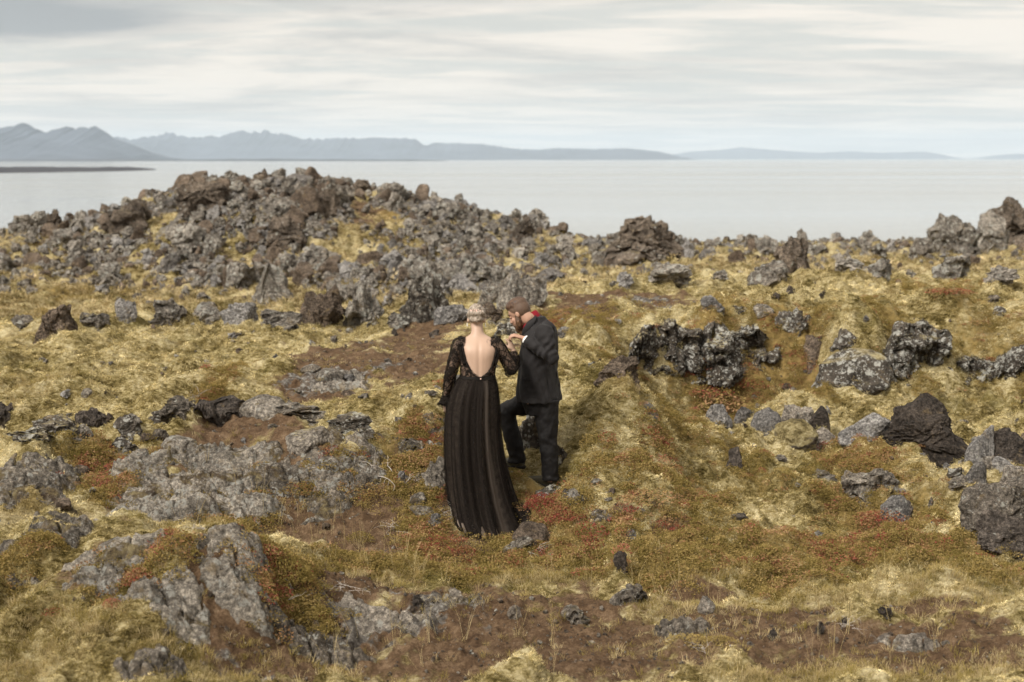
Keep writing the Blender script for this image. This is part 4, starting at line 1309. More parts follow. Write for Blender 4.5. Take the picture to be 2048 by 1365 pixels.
BARE = np.clip(np.maximum(DIRT * 1.15, ROCKY), 0, 1)
_ft = ghit(1085, 972)
mossd = lambda x, y: (np.hypot(x - _ft.x, (y - _ft.y) * .9) > .15) * np.clip(1.0 - bil(BARE, x, y) * 1.7 - bil(HEATH, x, y) * .5 - bil(GRASS, x, y) * .5, 0.0, 1) * np.clip(.75 + 1.2 * pn2(x * 1.7, y * 1.7, 5), .15, 1) * sstep(.03, .16, bil(fine, x, y)) * sstep(.0, .10, bil(pil2, x, y))  # tufts thinned in creases so the darkened moss shows there as shade
x_, y_ = spread_pts(140000, 7.6, 30, .42, mossd, 3)
n_ = len(x_)
MP = [mesh_of('moss_tuft', *blades(28, .055, .02, .045, .0032, .9, 300 + i, .8), M['moss']) for i in range(6)]
sc = rr_.uniform(.35, .85, (n_, 1)) * np.clip(y_ / 13, .75, 1.6)[:, None]
scatter('woolly_moss', MP, np.stack([x_, y_, gz(x_, y_)], -1), rots(n_, .35), np.concatenate([sc, sc, sc * rr_.uniform(.5, .95, (n_, 1))], 1), rr_.integers(0, 6, n_),
        'pale woolly moss covering the ground', 'moss')

x_, y_ = spread_pts(26000, 29, 62, .42, lambda x, y: np.clip(1 - .9 * bil(BARE, x, y), 0, 1), 13)
n_ = len(x_)
sc = rr_.uniform(2.2, 4.6, (n_, 1))
MPF = [mesh_of('moss_tuft', *blades(28, .055, .02, .045, .0032, .9, 340 + i, .8), M['moss_far']) for i in range(6)]
scatter('far_moss', MPF, np.stack([x_, y_, gz(x_, y_)], -1), rots(n_, .3), np.concatenate([sc, sc, sc * .7], 1), rr_.integers(0, 6, n_), 'moss and grass on the far flats and mound', 'moss')

_ft = ghit(1085, 972)
hd = lambda x, y: (np.hypot(x - _ft.x, (y - _ft.y) * .7) > .2) * np.clip(bil(HEATH, x, y) * (.10 + .9 * sstep(-.15, .4, fbm2(x * 2.6, y * 2.6, 3, 8))), 0, 1)
x_, y_ = spread_pts(24000, 7.6, 26, .42, hd, 4)
n_ = len(x_)
HP = [mesh_of('heath_sprig', *leaf_clump(70, .07, .06, .0075, 400 + i), M[('green', 'green', 'green', 'orange', 'orange', 'red', 'red')[i]]) for i in range(7)]
rd = bil(RED, x_, y_) + .8 * fbm2(x_ * 5, y_ * 5, 3, 91)
u_ = rr_.uniform(0, 1, n_)
pick = np.where(u_ < np.clip(rd * .16, .006, .2), rr_.integers(5, 7, n_), np.where(u_ < np.clip(.08 + rd * .35, .04, .45), rr_.integers(3, 5, n_), rr_.integers(0, 3, n_)))
sc = rr_.uniform(.6, 1.3, (n_, 1))
scatter('heath_cover', HP, np.stack([x_, y_, gz(x_, y_)], -1), rots(n_, .25), np.repeat(sc, 3, 1), pick, 'low green and red heath growing between the moss', 'heath')

gd = lambda x, y: np.clip(bil(GRASS, x, y) * .6 * (1 - .95 * bil(DIRT, x, y)) + bil(HEATH, x, y) * .05 + .008 + .05 * bil(DIRT, x, y) * sstep(0.1, .4, fbm2(x * 1.3, y * 1.3, 3, 66)), 0, 1)
x_, y_ = spread_pts(8000, 7.6, 24, .42, gd, 6)
n_ = len(x_)
GP = [mesh_of('grass_tuft', *blades(26, .05, .04, .11, .0016, .55, 500 + i, .7), M[('straw', 'grass', 'grass', 'straw')[i % 4]]) for i in range(8)]
sc = rr_.uniform(.35, .95, (n_, 1))
scatter('short_grass', GP, np.stack([x_, y_, gz(x_, y_)], -1), rots(n_, .15), np.repeat(sc, 3, 1), rr_.integers(0, 8, n_), 'short yellow and green grass beside the path', 'grass')

SPK = [(690, 1110, 130, 40), (620, 1060, 80, 40), (770, 1140, 60, 20), (1000, 1150, 200, 30), (1450, 1190, 200, 30), (1900, 1200, 150, 40), (1700, 1290, 200, 40), (450, 1000, 100, 60), (700, 668, 90, 10),
       (1500, 580, 200, 14), (250, 672, 200, 12), (850, 1300, 300, 50)]
xs_, ys_ = [], []
for px, py, rx, ry in SPK:
    for k in range(12):
        c = ghit(px + rr_.uniform(-rx, rx), py + rr_.uniform(-ry, ry))
        xs_.append(c.x)
        ys_.append(c.y)
x_, y_ = np.array(xs_), np.array(ys_)
n_ = len(x_)
TP = [mesh_of('grass_stalk', *blades(5, .04, .22, .42, .0012, .22, 600 + i, .35), M['straw']) for i in range(4)]
scatter('dry_stalks', TP, np.stack([x_, y_, gz(x_, y_)], -1), rots(n_, .12), np.repeat(rr_.uniform(.6, 1.1, (n_, 1)), 3, 1), rr_.integers(0, 4, n_), 'thin dry grass stalks', 'grass')

# grit and pebbles on the bare soil
pd = lambda x, y: np.clip(bil(DIRT, x, y) - .2, 0, 1)
x_, y_ = spread_pts(5200, 7.6, 24, .42, pd, 9)
n_ = len(x_)
PP = [rock_mesh('pebble', 700 + i, M[('lava_brown', 'lava', 'lava_brown', 'lava_brown')[i % 4]], sub=2, **STY['boulder']) for i in range(6)]
sz = np.clip(rr_.lognormal(-4.7, .6, n_), .005, .04)[:, None]
scatter('gravel', PP, np.stack([x_, y_, gz(x_, y_) - sz[:, 0] * .25], -1), rots(n_, .5), sz * rr_.uniform(.7, 1.3, (n_, 3)), rr_.integers(0, 6, n_), 'loose gravel on the bare soil path', 'gravel')
# pebbles and small stones among the moss
x_, y_ = spread_pts(800, 8, 30, .42, lambda x, y: (.1 + .6 * sstep(.15, .5, fbm2(x * .6, y * .6, 3, 41))) * sstep(10.5, 12, y), 10)
n_ = len(x_)
sz = np.clip(rr_.lognormal(-2.9, .5, n_), .03, .16)[:, None]
scatter('scattered_stones', FARP[:10], np.stack([x_, y_, gz(x_, y_) - sz[:, 0] * .15], -1), rots(n_, .5), sz * rr_.uniform(.7, 1.4, (n_, 3)) * np.array([1, 1, .75]), rr_.integers(0, 10, n_),
        'small stones lying in the moss', 'stones')


# ------------------------------------------------------------------ shrubs and dead twigs (things)
def tube_np(path, radii, n=6):
    path = np.asarray(path, float)
    t = np.gradient(path, axis=0)
    t /= np.linalg.norm(t, axis=1)[:, None] + 1e-9
    ref = np.array([.3, .2, 1.0])
    V = []
    for p_, tt, r in zip(path, t, radii):
        a = np.cross(tt, ref)
        a /= np.linalg.norm(a) + 1e-9
        b = np.cross(tt, a)
        for k in range(n):
            th = 2 * math.pi * k / n
            V.append(p_ + r * (a * math.cos(th) + b * math.sin(th)))
    return np.array(V), grid_faces(len(path), n, True)


def merge(parts):
    V, F, o = [], [], 0
    for v, f in parts:
        V.append(v)
        F.append(np.asarray(f) + o)
        o += len(v)
    return np.concatenate(V), np.concatenate(F)


def twig_arrays(seed, L=.35, n=9, rad=.004, up=.35):
    r = np.random.default_rng(seed)
    parts = []
    for i in range(n):
        az = r.uniform(0, 6.28)
        p = np.array([r.normal(0, .05), r.normal(0, .05), 0])
        d = np.array([math.cos(az), math.sin(az), r.uniform(.1, .9) * up * 2])
        d /= np.linalg.norm(d)
        pts = [p]
        ln = L * r.uniform(.5, 1.1)
        for k in range(7):
            d = d + r.normal(0, .32, 3)
            d[2] -= .05
            d /= np.linalg.norm(d)
            pts.append(pts[-1] + d * ln / 7)
        parts.append(tube_np(pts, np.linspace(rad, rad * .3, 8), 5))
        for b in range(3):
            s = pts[2 + b]
            d2 = d + r.normal(0, .8, 3)
            d2 /= np.linalg.norm(d2)
            q2 = [s, s + d2 * ln * .15 + r.normal(0, .01, 3), s + d2 * ln * .3 + r.normal(0, .02, 3)]
            parts.append(tube_np(q2, [rad * .5, rad * .35, rad * .15], 4))
    return merge(parts)


TW = [mesh_of('branches', *[np.asarray(z) for z in twig_arrays(800 + i)], M['dead']) for i in range(4)]
for i, (px, py, s, lab) in enumerate([
        (775, 950, 1.1, 'tangle of bare grey twigs at the right end of the whitish slab'),
        (745, 958, .8, 'smaller tangle of bare twigs left of the big one'),
        (840, 968, .8, 'bare grey twigs just left of the skirt'),
        (905, 1035, .6, 'pale twigs at the left hem of the dress'),
        (795, 1060, .7, 'pale forked twig on the dark soil left of the dress'),
        (540, 1010, .5, 'white curled twig on the grey slab'),
        (400, 1062, .5, 'white twig in front of the broad cracked slab'),
        (590, 1208, .8, 'pale branching twig under the leafy bush'),
        (690, 1180, .6, 'grey root on the upper edge of the path'),
        (1075, 1105, .6, 'pale twigs in the red heath below the dress'),
        (455, 1052, .4, 'small white twig right of the broad cracked slab'),
        (400, 795, .7, 'grey twigs hanging over the mossy hole'),
        (1400, 1300, .6, 'pale stick on the right part of the path'),
        (1700, 1255, .6, 'thin grey root along the right part of the path')]):
    c = ghit(px, py)
    o = bpy.data.objects.new('dead_twig', TW[i % 4])
    COL.objects.link(o)
    o.location = c + Vector((0, 0, .01))
    o.rotation_euler = (0, 0, i * 1.7)
    o.scale = (s, s, s * (.7 if i not in (0, 1) else 1.0))
    tag(o, lab, 'twig', 'dead twigs on the ground')


def shrub_meshes(seed, colour, n=420):
    v, f = leaf_clump(n, .5, .42, .026, seed)
    leaves = mesh_of('leaves', v, f, M[colour])
    tv, tf = twig_arrays(seed + 5, .5, 12, .006, .6)
    st = mesh_of('stems', tv, tf, M['stem'])
    return leaves, st


SH = {k: [shrub_meshes(1000 + 10 * i + j * 3, k) for j in range(2)] for i, k in enumerate(('green', 'orange', 'red'))}


def shrub(px, py, wpx, hpx, kind, label, group=None):
    c = ghit(px, py)
    W, H = wpx / FPX * c.y, hpx / FPX * c.y
    o = bpy.data.objects.new('heath_shrub', None)
    COL.objects.link(o)
    o.location = c - Vector((0, 0, .015))
    _uid[0] += 1
    for k, (nm, colr) in enumerate((('foliage', kind[0]), ('foliage', kind[1]))):
        lv, st = SH[colr][(_uid[0] + k) % 2]
        a = bpy.data.objects.new('foliage', lv)
        COL.objects.link(a)
        a.parent = o
        a.scale = (W, W * .8, H * 2.1)
        a.rotation_euler = (0, 0, k * 1.9 + _uid[0])
    b = bpy.data.objects.new('stems', SH[kind[0]][0][1])
    COL.objects.link(b)
    b.parent = o
    b.scale = (W, W, H * 1.8)
    tag(o, label, 'shrub', group)
    return o


for s_ in [
    (575, 1170, 110, 80, ('green', 'green'), 'leafy green bush beside the white streaked slab in the foreground'),
    (610, 1190, 80, 60, ('green', 'orange'), 'green and russet end of the bush towards the brown path'),
    (520, 1165, 60, 44, ('orange', 'green'), 'russet bush against the white streaked slab'),
    (280, 1165, 80, 42, ('red', 'orange'), 'bright red shrub on the rugged slab in the lower left'),
    (225, 1210, 50, 24, ('red', 'orange'), 'small red shrub below the bright red one'),
    (110, 1228, 60, 22, ('red', 'green'), 'red sprig in the pale moss at the lower left'),
    (240, 950, 100, 46, ('red', 'green'), 'dark red shrub between the left slabs'),
    (205, 975, 60, 34, ('red', 'green'), 'red leaves at the corner of the sloping left slab'),
    (1085, 1020, 80, 46, ('red', 'red'), 'crimson shrub directly below the shoes of the suited person'),
    (1120, 1040, 80, 40, ('red', 'orange'), 'crimson shrub to the right of the hem of the dress'),
    (1180, 1070, 90, 36, ('red', 'green'), 'red and green shrub farther down the slope from the shoes'),
    (880, 1095, 80, 36, ('red', 'green'), 'reddish shrub at the left hem of the dress'),
    (930, 1112, 70, 30, ('orange', 'red'), 'russet shrub under the middle of the hem'),
    (1040, 1128, 80, 26, ('red', 'green'), 'reddish shrub below the brown flat stone'),
    (1430, 822, 150, 50, ('green', 'orange'), 'dark green heath hummock in front of the rock face'),
    (1420, 788, 120, 26, ('red', 'green'), 'band of red heath at the foot of the rock face'),
    (1500, 778, 90, 22, ('red', 'green'), 'red heath right of the band at the rock face'),
    (1770, 1055, 120, 50, ('orange', 'red'), 'orange red shrub below the slanting outcrop'),
    (1720, 935, 110, 26, ('orange', 'green'), 'red heath above the slanting outcrop'),
    (1668, 1120, 120, 30, ('red', 'green'), 'reddish heath in the middle of the right slope'),
    (1560, 1130, 120, 30, ('orange', 'green'), 'russet heath left of the reddish heath on the right slope'),
    (1900, 586, 110, 14, ('red', 'orange'), 'bright red low shrubs on top of the bank near the right edge'),
    (1105, 655, 44, 22, ('red', 'orange'), 'orange red shrub behind the back of the suited person'),
    (720, 985, 100, 36, ('green', 'orange'), 'green heath clump among the twigs left of the dress'),
    (600, 985, 90, 30, ('green', 'orange'), 'green heath clump on the thin slab edge'),
    (830, 925, 110, 30, ('orange', 'green'), 'russet heath left of the skirt'),
    (720, 1080, 70, 24, ('green', 'green'), 'yellow green heath on the dark soil left of the dress'),
    (1490, 945, 90, 50, ('green', 'green'), 'green heath at the right of the hole under hanging moss'),
    (1300, 1000, 140, 30, ('green', 'orange'), 'green heath below the crest right of the suited person'),
    (1440, 1290, 100, 26, ('green', 'green'), 'low green mat on the path at the right'),
    (1380, 1285, 110, 22, ('green', 'green'), 'longer green mat left of the low one on the path'),
    (150, 560 + 40, 90, 14, ('green', 'green'), 'green hollow plants in front of the left mound'),
]:
    shrub(*s_)

# ------------------------------------------------------------------ people
def V3(*a):
    return np.array(a, float)


def Pw(px, py, Y):
    return np.array(at(px, py, Y)[:])


def nrm(v):
    return v / (np.linalg.norm(v) + 1e-12)


def crom(K, m):
    """Catmull-Rom through the rows of K, m steps per span"""
    K = np.asarray(K, float)
    n = len(K)
    out = []
    for i in range(n - 1):
        p0, p1, p2, p3 = K[max(i - 1, 0)], K[i], K[i + 1], K[min(i + 2, n - 1)]
        for s in range(m):
            t = s / m
            out.append(.5 * ((2 * p1) + (-p0 + p2) * t + (2 * p0 - 5 * p1 + 4 * p2 - p3) * t * t + (-p0 + 3 * p1 - 3 * p2 + p3) * t ** 3))
    out.append(K[-1])
    return np.array(out)


def tris(q):
    q = np.asarray(q)
    return np.concatenate([q[:, [0, 1, 2]], q[:, [0, 2, 3]]])


def loft(secs, n=24, m=5, cap=True, power=1.0):
    """secs: (centre, semi-axis a, semi-axis b) rings joined into a skin"""
    K = crom([np.concatenate([c, a, b]) for c, a, b in secs], m)
    th = np.arange(n) * 2 * math.pi / n
    ct, st = np.cos(th), np.sin(th)
    if power != 1.0:
        ct, st = np.sign(ct) * np.abs(ct) ** power, np.sign(st) * np.abs(st) ** power
    V = (K[:, None, 0:3] + ct[None, :, None] * K[:, None, 3:6] + st[None, :, None] * K[:, None, 6:9]).reshape(-1, 3)
    F = tris(grid_faces(len(K), n, True))
    if cap:
        k = len(V)
        V = np.concatenate([V, K[:1, :3], K[-1:, :3]])
        j = np.arange(n)
        F = np.concatenate([F, np.stack([(j + 1) % n, j, np.full(n, k)], -1), np.stack([k - n + j, k - n + (j + 1) % n, np.full(n, k + 1)], -1)])
    return V, F


def limb(pts, rads, n=18, m=5, flat=1.0, ref=(0.1, 0.2, 1.0), cap=True):
    pts = np.asarray(pts, float)
    t = np.gradient(pts, axis=0)
    secs = []
    for p_, tt, r in zip(pts, t, rads):
        tt = nrm(tt)
        a = nrm(np.cross(tt, np.asarray(ref, float)))
        b = nrm(np.cross(tt, a))
        secs.append((p_, a * r, b * r * flat))
    return loft(secs, n, m, cap)


def ball(c, ax, n=20):
    """ellipsoid: ax = three semi-axis vectors"""
    v, f = ico(3)
    return c + v @ np.array(ax), f


def solid(name, parts, voxel, smooth=4, mat=None):
    """weld overlapping skins into ONE continuous surface"""
    v, f = merge(parts)
    me = np_mesh(name, v, f)
    o = bpy.data.objects.new('tmp', me)
    COL.objects.link(o)
    r = o.modifiers.new('r', 'REMESH')
    r.mode = 'VOXEL'
    r.voxel_size = voxel
    if smooth:
        s = o.modifiers.new('s', 'SMOOTH')
        s.factor = 0.5
        s.iterations = smooth
    dg = bpy.context.evaluated_depsgraph_get()
    me2 = bpy.data.meshes.new_from_object(o.evaluated_get(dg))
    bpy.data.objects.remove(o)
    me2.name = name
    me2.polygons.foreach_set('use_smooth', np.ones(len(me2.polygons), bool))
    me2.materials.clear()
    if mat:
        me2.materials.append(mat)
    return me2


def get_co(me):
    a = np.empty(len(me.vertices) * 3, np.float32)
    me.vertices.foreach_get('co', a)
    b = np.empty(len(me.vertices) * 3, np.float32)
    me.vertices.foreach_get('normal', b)
    return a.reshape(-1, 3).astype(float), b.reshape(-1, 3).astype(float)


def set_co(me, a):
    me.vertices.foreach_set('co', np.asarray(a, np.float32).ravel())
    me.update()


def push(me, fn):
    a, n = get_co(me)
    set_co(me, a + n * fn(a, n)[:, None])


def hand(wr, d, pn, sz=1.0, curl=(.35, .5, .4), thumb=1.0, tcurl=.5, fan=.10):
    """palm, four unequal fingers bent at their knuckles and a thumb from the side of the palm; pn: way the palm faces"""
    d = nrm(d)
    pn = nrm(pn - d * (pn @ d))
    wv = np.cross(d, pn)
    parts = [loft([(wr - d * .03 * sz, wv * .026 * sz, pn * .021 * sz), (wr, wv * .027 * sz, pn * .018 * sz), (wr + d * .04 * sz, wv * .037 * sz, pn * .016 * sz), (wr + d * .085 * sz, wv * .040 * sz, pn * .013 * sz)], 18, 4)]
    for i, (off, L) in enumerate(((.031, .070), (.011, .080), (-.010, .074), (-.030, .058))):
        p_ = wr + d * .072 * sz + wv * off * sz * thumb
        a = 0
        dirn = nrm(d + wv * (off * thumb) * fan * 25)
        pts = [p_]
        for k, seg in enumerate((.46, .31, .23)):
            a += curl[k] * (1 + .08 * i)
            v = dirn * math.cos(a) + pn * math.sin(a)
            pts.append(pts[-1] + v * L * seg * sz)
        parts.append(limb(pts, [.0098 * sz, .0092 * sz, .0083 * sz, .0064 * sz], 12, 4, ref=wv))
    b = wr + d * .022 * sz + wv * .026 * thumb * sz
    o1 = nrm(d * .75 + wv * thumb * .75 + pn * .25)
    o2 = nrm(d * .95 + wv * thumb * .15 + pn * tcurl)
    parts.append(limb([b, b + o1 * .034 * sz, b + o1 * .034 * sz + o2 * .03 * sz, b + o1 * .034 * sz + o2 * .055 * sz], [.014 * sz, .0115 * sz, .0105 * sz, .0075 * sz], 12, 4, ref=pn))
    return parts


M['skin'] = plain('skin', (0.42, 0.285, 0.21), 0.5, 0.35, 14, 0.06, 0.06, 200, sss=0.0)
M['skin_man'] = plain('skin_of_man', (0.40, 0.235, 0.165), 0.5, 0.35, 22, 0.12, 0.08, 160)
M['suit'] = plain('charcoal_wool', (0.016, 0.0142, 0.0145), 0.7, 0.2, 260, 0.25, 0.25, 900, sheen=0.03)
M['trouser'] = plain('black_wool', (0.0085, 0.0075, 0.0075), 0.65, 0.2, 260, 0.25, 0.2, 900)
M['shirt'] = plain('wine_red_cotton', (0.22, 0.010, 0.018), 0.7, 0.2, 60, 0.2)
M['white'] = plain('white_cotton', (0.75, 0.74, 0.72), 0.7, 0.2, 60, 0.05)
M['shoe'] = plain('olive_brown_leather', (0.060, 0.052, 0.034), 0.65, 0.3, 30, 0.4, 0.3, 80)
M['sole'] = plain('dark_rubber', (0.018, 0.016, 0.013), 0.8, 0.2, 60, 0.3)
M['lining'] = plain('beige_lining', (0.27, 0.21, 0.165), 0.6, 0.3, 12, 0.15)
M['black'] = plain('black_ribbon', (0.008, 0.006, 0.005), 0.7, 0.2)
M['metal'] = plain('rose_gold', (0.75, 0.50, 0.42), 0.3, 0.6)
M['ink'] = plain('tattoo_ink', (0.20, 0.155, 0.135), 0.6, 0.2, 90, 0.4)
M['eye'] = plain('eye', (0.35, 0.33, 0.32), 0.2, 0.5)


def mat_hair(name, c0, c1, c2, scale=(60, 60, 9)):
    m, q = new_mat(name)
    tc_ = q.n('ShaderNodeTexCoord').outputs['Object']
    mp = q.n('ShaderNodeMapping', inp={0: tc_, 3: scale}).outputs[0]
    f = q.noise(mp, 1.0, 5, 0.6, .4)
    col = q.ramp(f, [(0.36, c0), (0.5, c1), (0.66, c2)])
    b = q.n('ShaderNodeBump', inp={'Strength': 0.8, 'Distance': 0.004, 'Height': f})
    p = q.n('ShaderNodeBsdfPrincipled', inp={'Base Color': col, 'Roughness': 0.5, 'Specular IOR Level': 0.35, 'Normal': b.outputs[0]})
    finish(q, p.outputs[0])
    return m


M['hair_w'] = mat_hair('ash_blonde_hair', (0.13, 0.10, 0.072), (0.26, 0.21, 0.165), (0.40, 0.34, 0.285), (60, 60, 22))
M['hair_m'] = mat_hair('brown_hair', (0.025, 0.013, 0.008), (0.070, 0.037, 0.021), (0.15, 0.085, 0.05), (90, 90, 60))
M['hair_fade'] = mat_hair('clipped_brown_hair', (0.050, 0.028, 0.017), (0.095, 0.056, 0.035), (0.15, 0.092, 0.06), (200, 200, 200))
M['beard'] = mat_hair('auburn_beard', (0.030, 0.016, 0.009), (0.085, 0.044, 0.024), (0.19, 0.105, 0.055), (110, 110, 40))


def mat_lace(name, net, motif, scale, use_st=False):
    """black lace: an open net with denser flower motifs woven in"""
    m, q = new_mat(name)
    if use_st:
        vec = q.n('ShaderNodeAttribute', attribute_name='cloth').outputs['Vector']
    else:
        vec = q.n('ShaderNodeTexCoord').outputs['Object']
    col = (0.0105, 0.0078, 0.0062, 1)
    if use_st:
        st1 = q.noise(q.n('ShaderNodeMapping', inp={0: vec, 3: (15, 0.55, 1)}).outputs[0], 1.0, 3, 0.6, .1)
        st2 = q.noise(q.n('ShaderNodeMapping', inp={0: vec, 3: (5, 0.4, 1)}).outputs[0], 1.0, 2, 0.5)
        sp = q.noise(vec, 34, 4, .7)
        a = q.math('ADD', q.math('MULTIPLY', st1, .55), q.math('ADD', q.math('MULTIPLY', st2, .55), q.math('MULTIPLY', sp, .30)))
        al = q.n('ShaderNodeMapRange', interpolation_type='SMOOTHSTEP', inp={0: a, 1: 0.56, 2: 0.80, 3: net, 4: motif}).outputs[0]
    else:
        w_ = q.n('ShaderNodeVectorMath', operation='ADD', inp={0: vec, 1: q.n('ShaderNodeVectorMath', operation='SCALE', inp={
            0: q.n('ShaderNodeTexNoise', inp={'Vector': vec, 'Scale': scale * .5, 'Detail': 3}).outputs['Color'], 'Scale': 0.07}).outputs[0]}).outputs[0]
        v = q.n('ShaderNodeTexVoronoi', feature='DISTANCE_TO_EDGE', inp={'Vector': w_, 'Scale': scale})
        n_ = q.noise(w_, scale * .55, 3, .6)
        a = q.math('MAXIMUM', q.ss(v.outputs['Distance'], 0.10, 0.05), q.ss(n_, .50, .56))
        al = q.n('ShaderNodeMapRange', inp={0: a, 1: 0, 2: 1, 3: net, 4: motif}).outputs[0]
    p = q.n('ShaderNodeBsdfPrincipled', inp={'Base Color': col, 'Roughness': 0.8, 'Specular IOR Level': 0.08})
    t = q.n('ShaderNodeBsdfTransparent')
    mx = q.n('ShaderNodeMixShader', inp={0: al, 1: t.outputs[0], 2: p.outputs[0]})
    finish(q, mx.outputs[0])
    return m


M['lace'] = mat_lace('black_flower_lace', 0.48, 0.96, 26)
M['tulle'] = mat_lace('black_tulle_over_lace', 0.66, 0.98, 20, True)


def person(name, loc, label):
    e = bpy.data.objects.new(name, None)
    COL.objects.link(e)
    e.location = loc
    tag(e, label, 'person')
    return e


def part(name, me, root, mat=None, parent=None):
    """world-space mesh -> child of the person"""
    a, _ = get_co(me)
    set_co(me, a - np.array(root.location))
    o = bpy.data.objects.new(name, me)
    COL.objects.link(o)
    if mat and not me.materials:
        me.materials.append(mat)
    o.parent = parent or root
    return o


# ---- the bride, seen from behind
WY = 12.10
X1, Y1, Z1 = V3(1, 0, 0), V3(0, 1, 0), V3(0, 0, 1)
wroot = person('person', (Pw(965, 1030, WY)[0], WY - .03, float(gz(Pw(965, 1030, WY)[0], WY - .03))), 'person in a long black lace gown with an open back, seen from behind')
TS = [(900, 950, .16, .12, .02), (800, 952, .165, .125, .0), (775, 953, .155, .115, .0), (757, 955, .143, .105, .0), (735, 956, .148, .105, .0), (712, 957, .158, .108, .005), (698, 957, .166, .105, .015),
      (688, 957, .165, .090, .025), (680, 957, .140, .072, .035), (673, 956, .090, .060, .045), (666, 955, .056, .056, .055), (652, 954, .050, .054, .08), (640, 953, .05, .05, .10)]


def torso(extra=0.0, rows=None, n=28, m=5, cap=True):
    return [(Pw(px, py, WY + dy), X1 * (hw + extra), Y1 * (hd + extra) + Z1 * 0.0) for py, px, hw, hd, dy in (rows or TS)]


rs, re_, rw = Pw(992, 690, WY + .02), Pw(1026, 737, WY + .03), Pw(1028, 704, WY + .225)
ls, le_, lw = Pw(920, 690, WY + .02), Pw(903, 746, WY + .01), Pw(892, 797, WY + .08)
hc = Pw(953, 635, WY + .105)
hu = nrm(V3(0.02, .50, .86))
hf = nrm(np.cross(X1, hu)) * -1 if np.cross(X1, hu)[1] < 0 else nrm(np.cross(X1, hu))
hf = nrm(V3(0.0, .86, -.50))
hl = np.cross(hu, hf)
wp = [loft(torso(), 28, 5)]
wp += [ball(hc + hu * .01 - hf * .01, [hl * .070, hf * .090, hu * .092]), ball(hc + hf * .04 - hu * .05, [hl * .054, hf * .055, hu * .065]),
       limb([hc + hf * .085 - hu * .005, hc + hf * .108 - hu * .035], [.009, .013], 10), ball(hc + hf * .062 - hu * .098, [hl * .026, hf * .022, hu * .02]),
       limb([hc + hf * .082 - hl * .03 + hu * .015, hc + hf * .09 + hu * .018, hc + hf * .082 + hl * .03 + hu * .015], [.008, .009, .008], 10)]
for s in (-1, 1):
    wp.append(ball(hc + hl * s * .072 - hu * .028 - hf * .004, [hl * .010, hf * .017, hu * .028]))
wp.append(limb([rs - X1 * .05, rs, (rs + re_) / 2 + V3(.005, -.005, 0), re_, (re_ + rw) / 2, rw], [.052, .052, .044, .037, .034, .024], 18, 5, ref=(0.2, 1, .1)))
wp.append(limb([ls + X1 * .05, ls, (ls + le_) / 2, le_, (le_ + lw) / 2, lw], [.052, .052, .044, .037, .034, .024], 18, 5, ref=(0, 1, .1)))
whand_d = Pw(1016, 672, WY + .25) - rw
wp += hand(rw, whand_d, V3(-.75, .35, -.2), .97, (.15, .35, .35), 1.0)
wp += hand(lw, Pw(888, 820, WY + .07) - lw, V3(.9, .3, 0), .93, (.2, .3, .3), -1.0)
for s, px in ((-1, 925), (1, 958)):
    gnd = Pw(px + 6, 1015, WY + .05)
    gnd[2] = float(gz(gnd[0], gnd[1])) + .05
    wp.append(limb([Pw(px + 8, 800, WY), Pw(px + 6, 900, WY + .02), (Pw(px + 6, 900, WY + .02) + gnd) / 2, gnd], [.068, .055, .05, .035], 16, 5, ref=(0, 1, .1)))
    wp.append(limb([gnd - Y1 * .05 - Z1 * .02, gnd + Y1 * .08 - Z1 * .02, gnd + Y1 * .17 - Z1 * .035], [.033, .036, .022], 14, 4))
wbody = solid('body', wp, .0075, 5, M['skin'])


def spine(a, n):
    # furrow of the spine, shoulder blades
    back = np.clip(-n[:, 1], 0, 1)
    sx = Pw(958, 700, WY)[0]
    zt = Pw(957, 678, WY)[2]
    band = sstep(zt + .02, zt - .08, a[:, 2]) * sstep(zt - .45, zt - .30, a[:, 2])
    d = -.007 * np.exp(-((a[:, 0] - sx) / .016) ** 2)
    d = d + .006 * np.exp(-(((np.abs(a[:, 0] - sx) - .085) / .035) ** 2 + ((a[:, 2] - (zt - .11)) / .06) ** 2))
    return d * back * band


push(wbody, spine)
part('body', wbody, wroot)

# bodice: the torso skin moved out, with the deep U cut out of the back
brow = [r_ for r_ in TS if 670 <= r_[0] <= 780]
bs = torso(.007, brow)
nb, mb = 220, 14
bv, bf = loft(bs, nb, mb, cap=False)
cy_ = bv[:, 1]


def to_px(v):
    """picture coordinates of world points (used here only to lay out the cut of the gown)"""
    y, z = v[:, 1], v[:, 2] - CZ
    dpt = y * math.cos(PITCH) - z * math.sin(PITCH)
    up_ = y * math.sin(PITCH) + z * math.cos(PITCH)
    return 1024 + FPX * v[:, 0] / dpt, 682.5 - FPX * up_ / dpt


bpx, bpy_ = to_px(bv)
cutw = np.interp(bpy_, [660, 672, 700, 720, 735, 745, 752, 753], [34, 33, 31, 26.5, 20, 13, 3, -5])
ctr = np.interp(bpy_, [660, 752], [958.5, 961])
tc_y = np.interp(bpy_, [r_[0] for r_ in sorted(brow)], [WY + r_[4] for r_ in sorted(brow)])
inside = (np.abs(bpx - ctr) < cutw) & (cy_ < tc_y)
front_open = (bpy_ < 684) & (cy_ > tc_y) & (np.abs(bpx - 957) < 26)
neck_cut = (bpy_ < 677) & (np.abs(bpx - 957) < 24)
kill = inside | front_open | neck_cut
bf = bf[~kill[bf].any(1)]
bod = np_mesh('bodice', bv, bf)
push(bod, lambda a, n: .0015 * pn3(a * 60, 3))
part('bodice', bod, wroot, M['lace'])
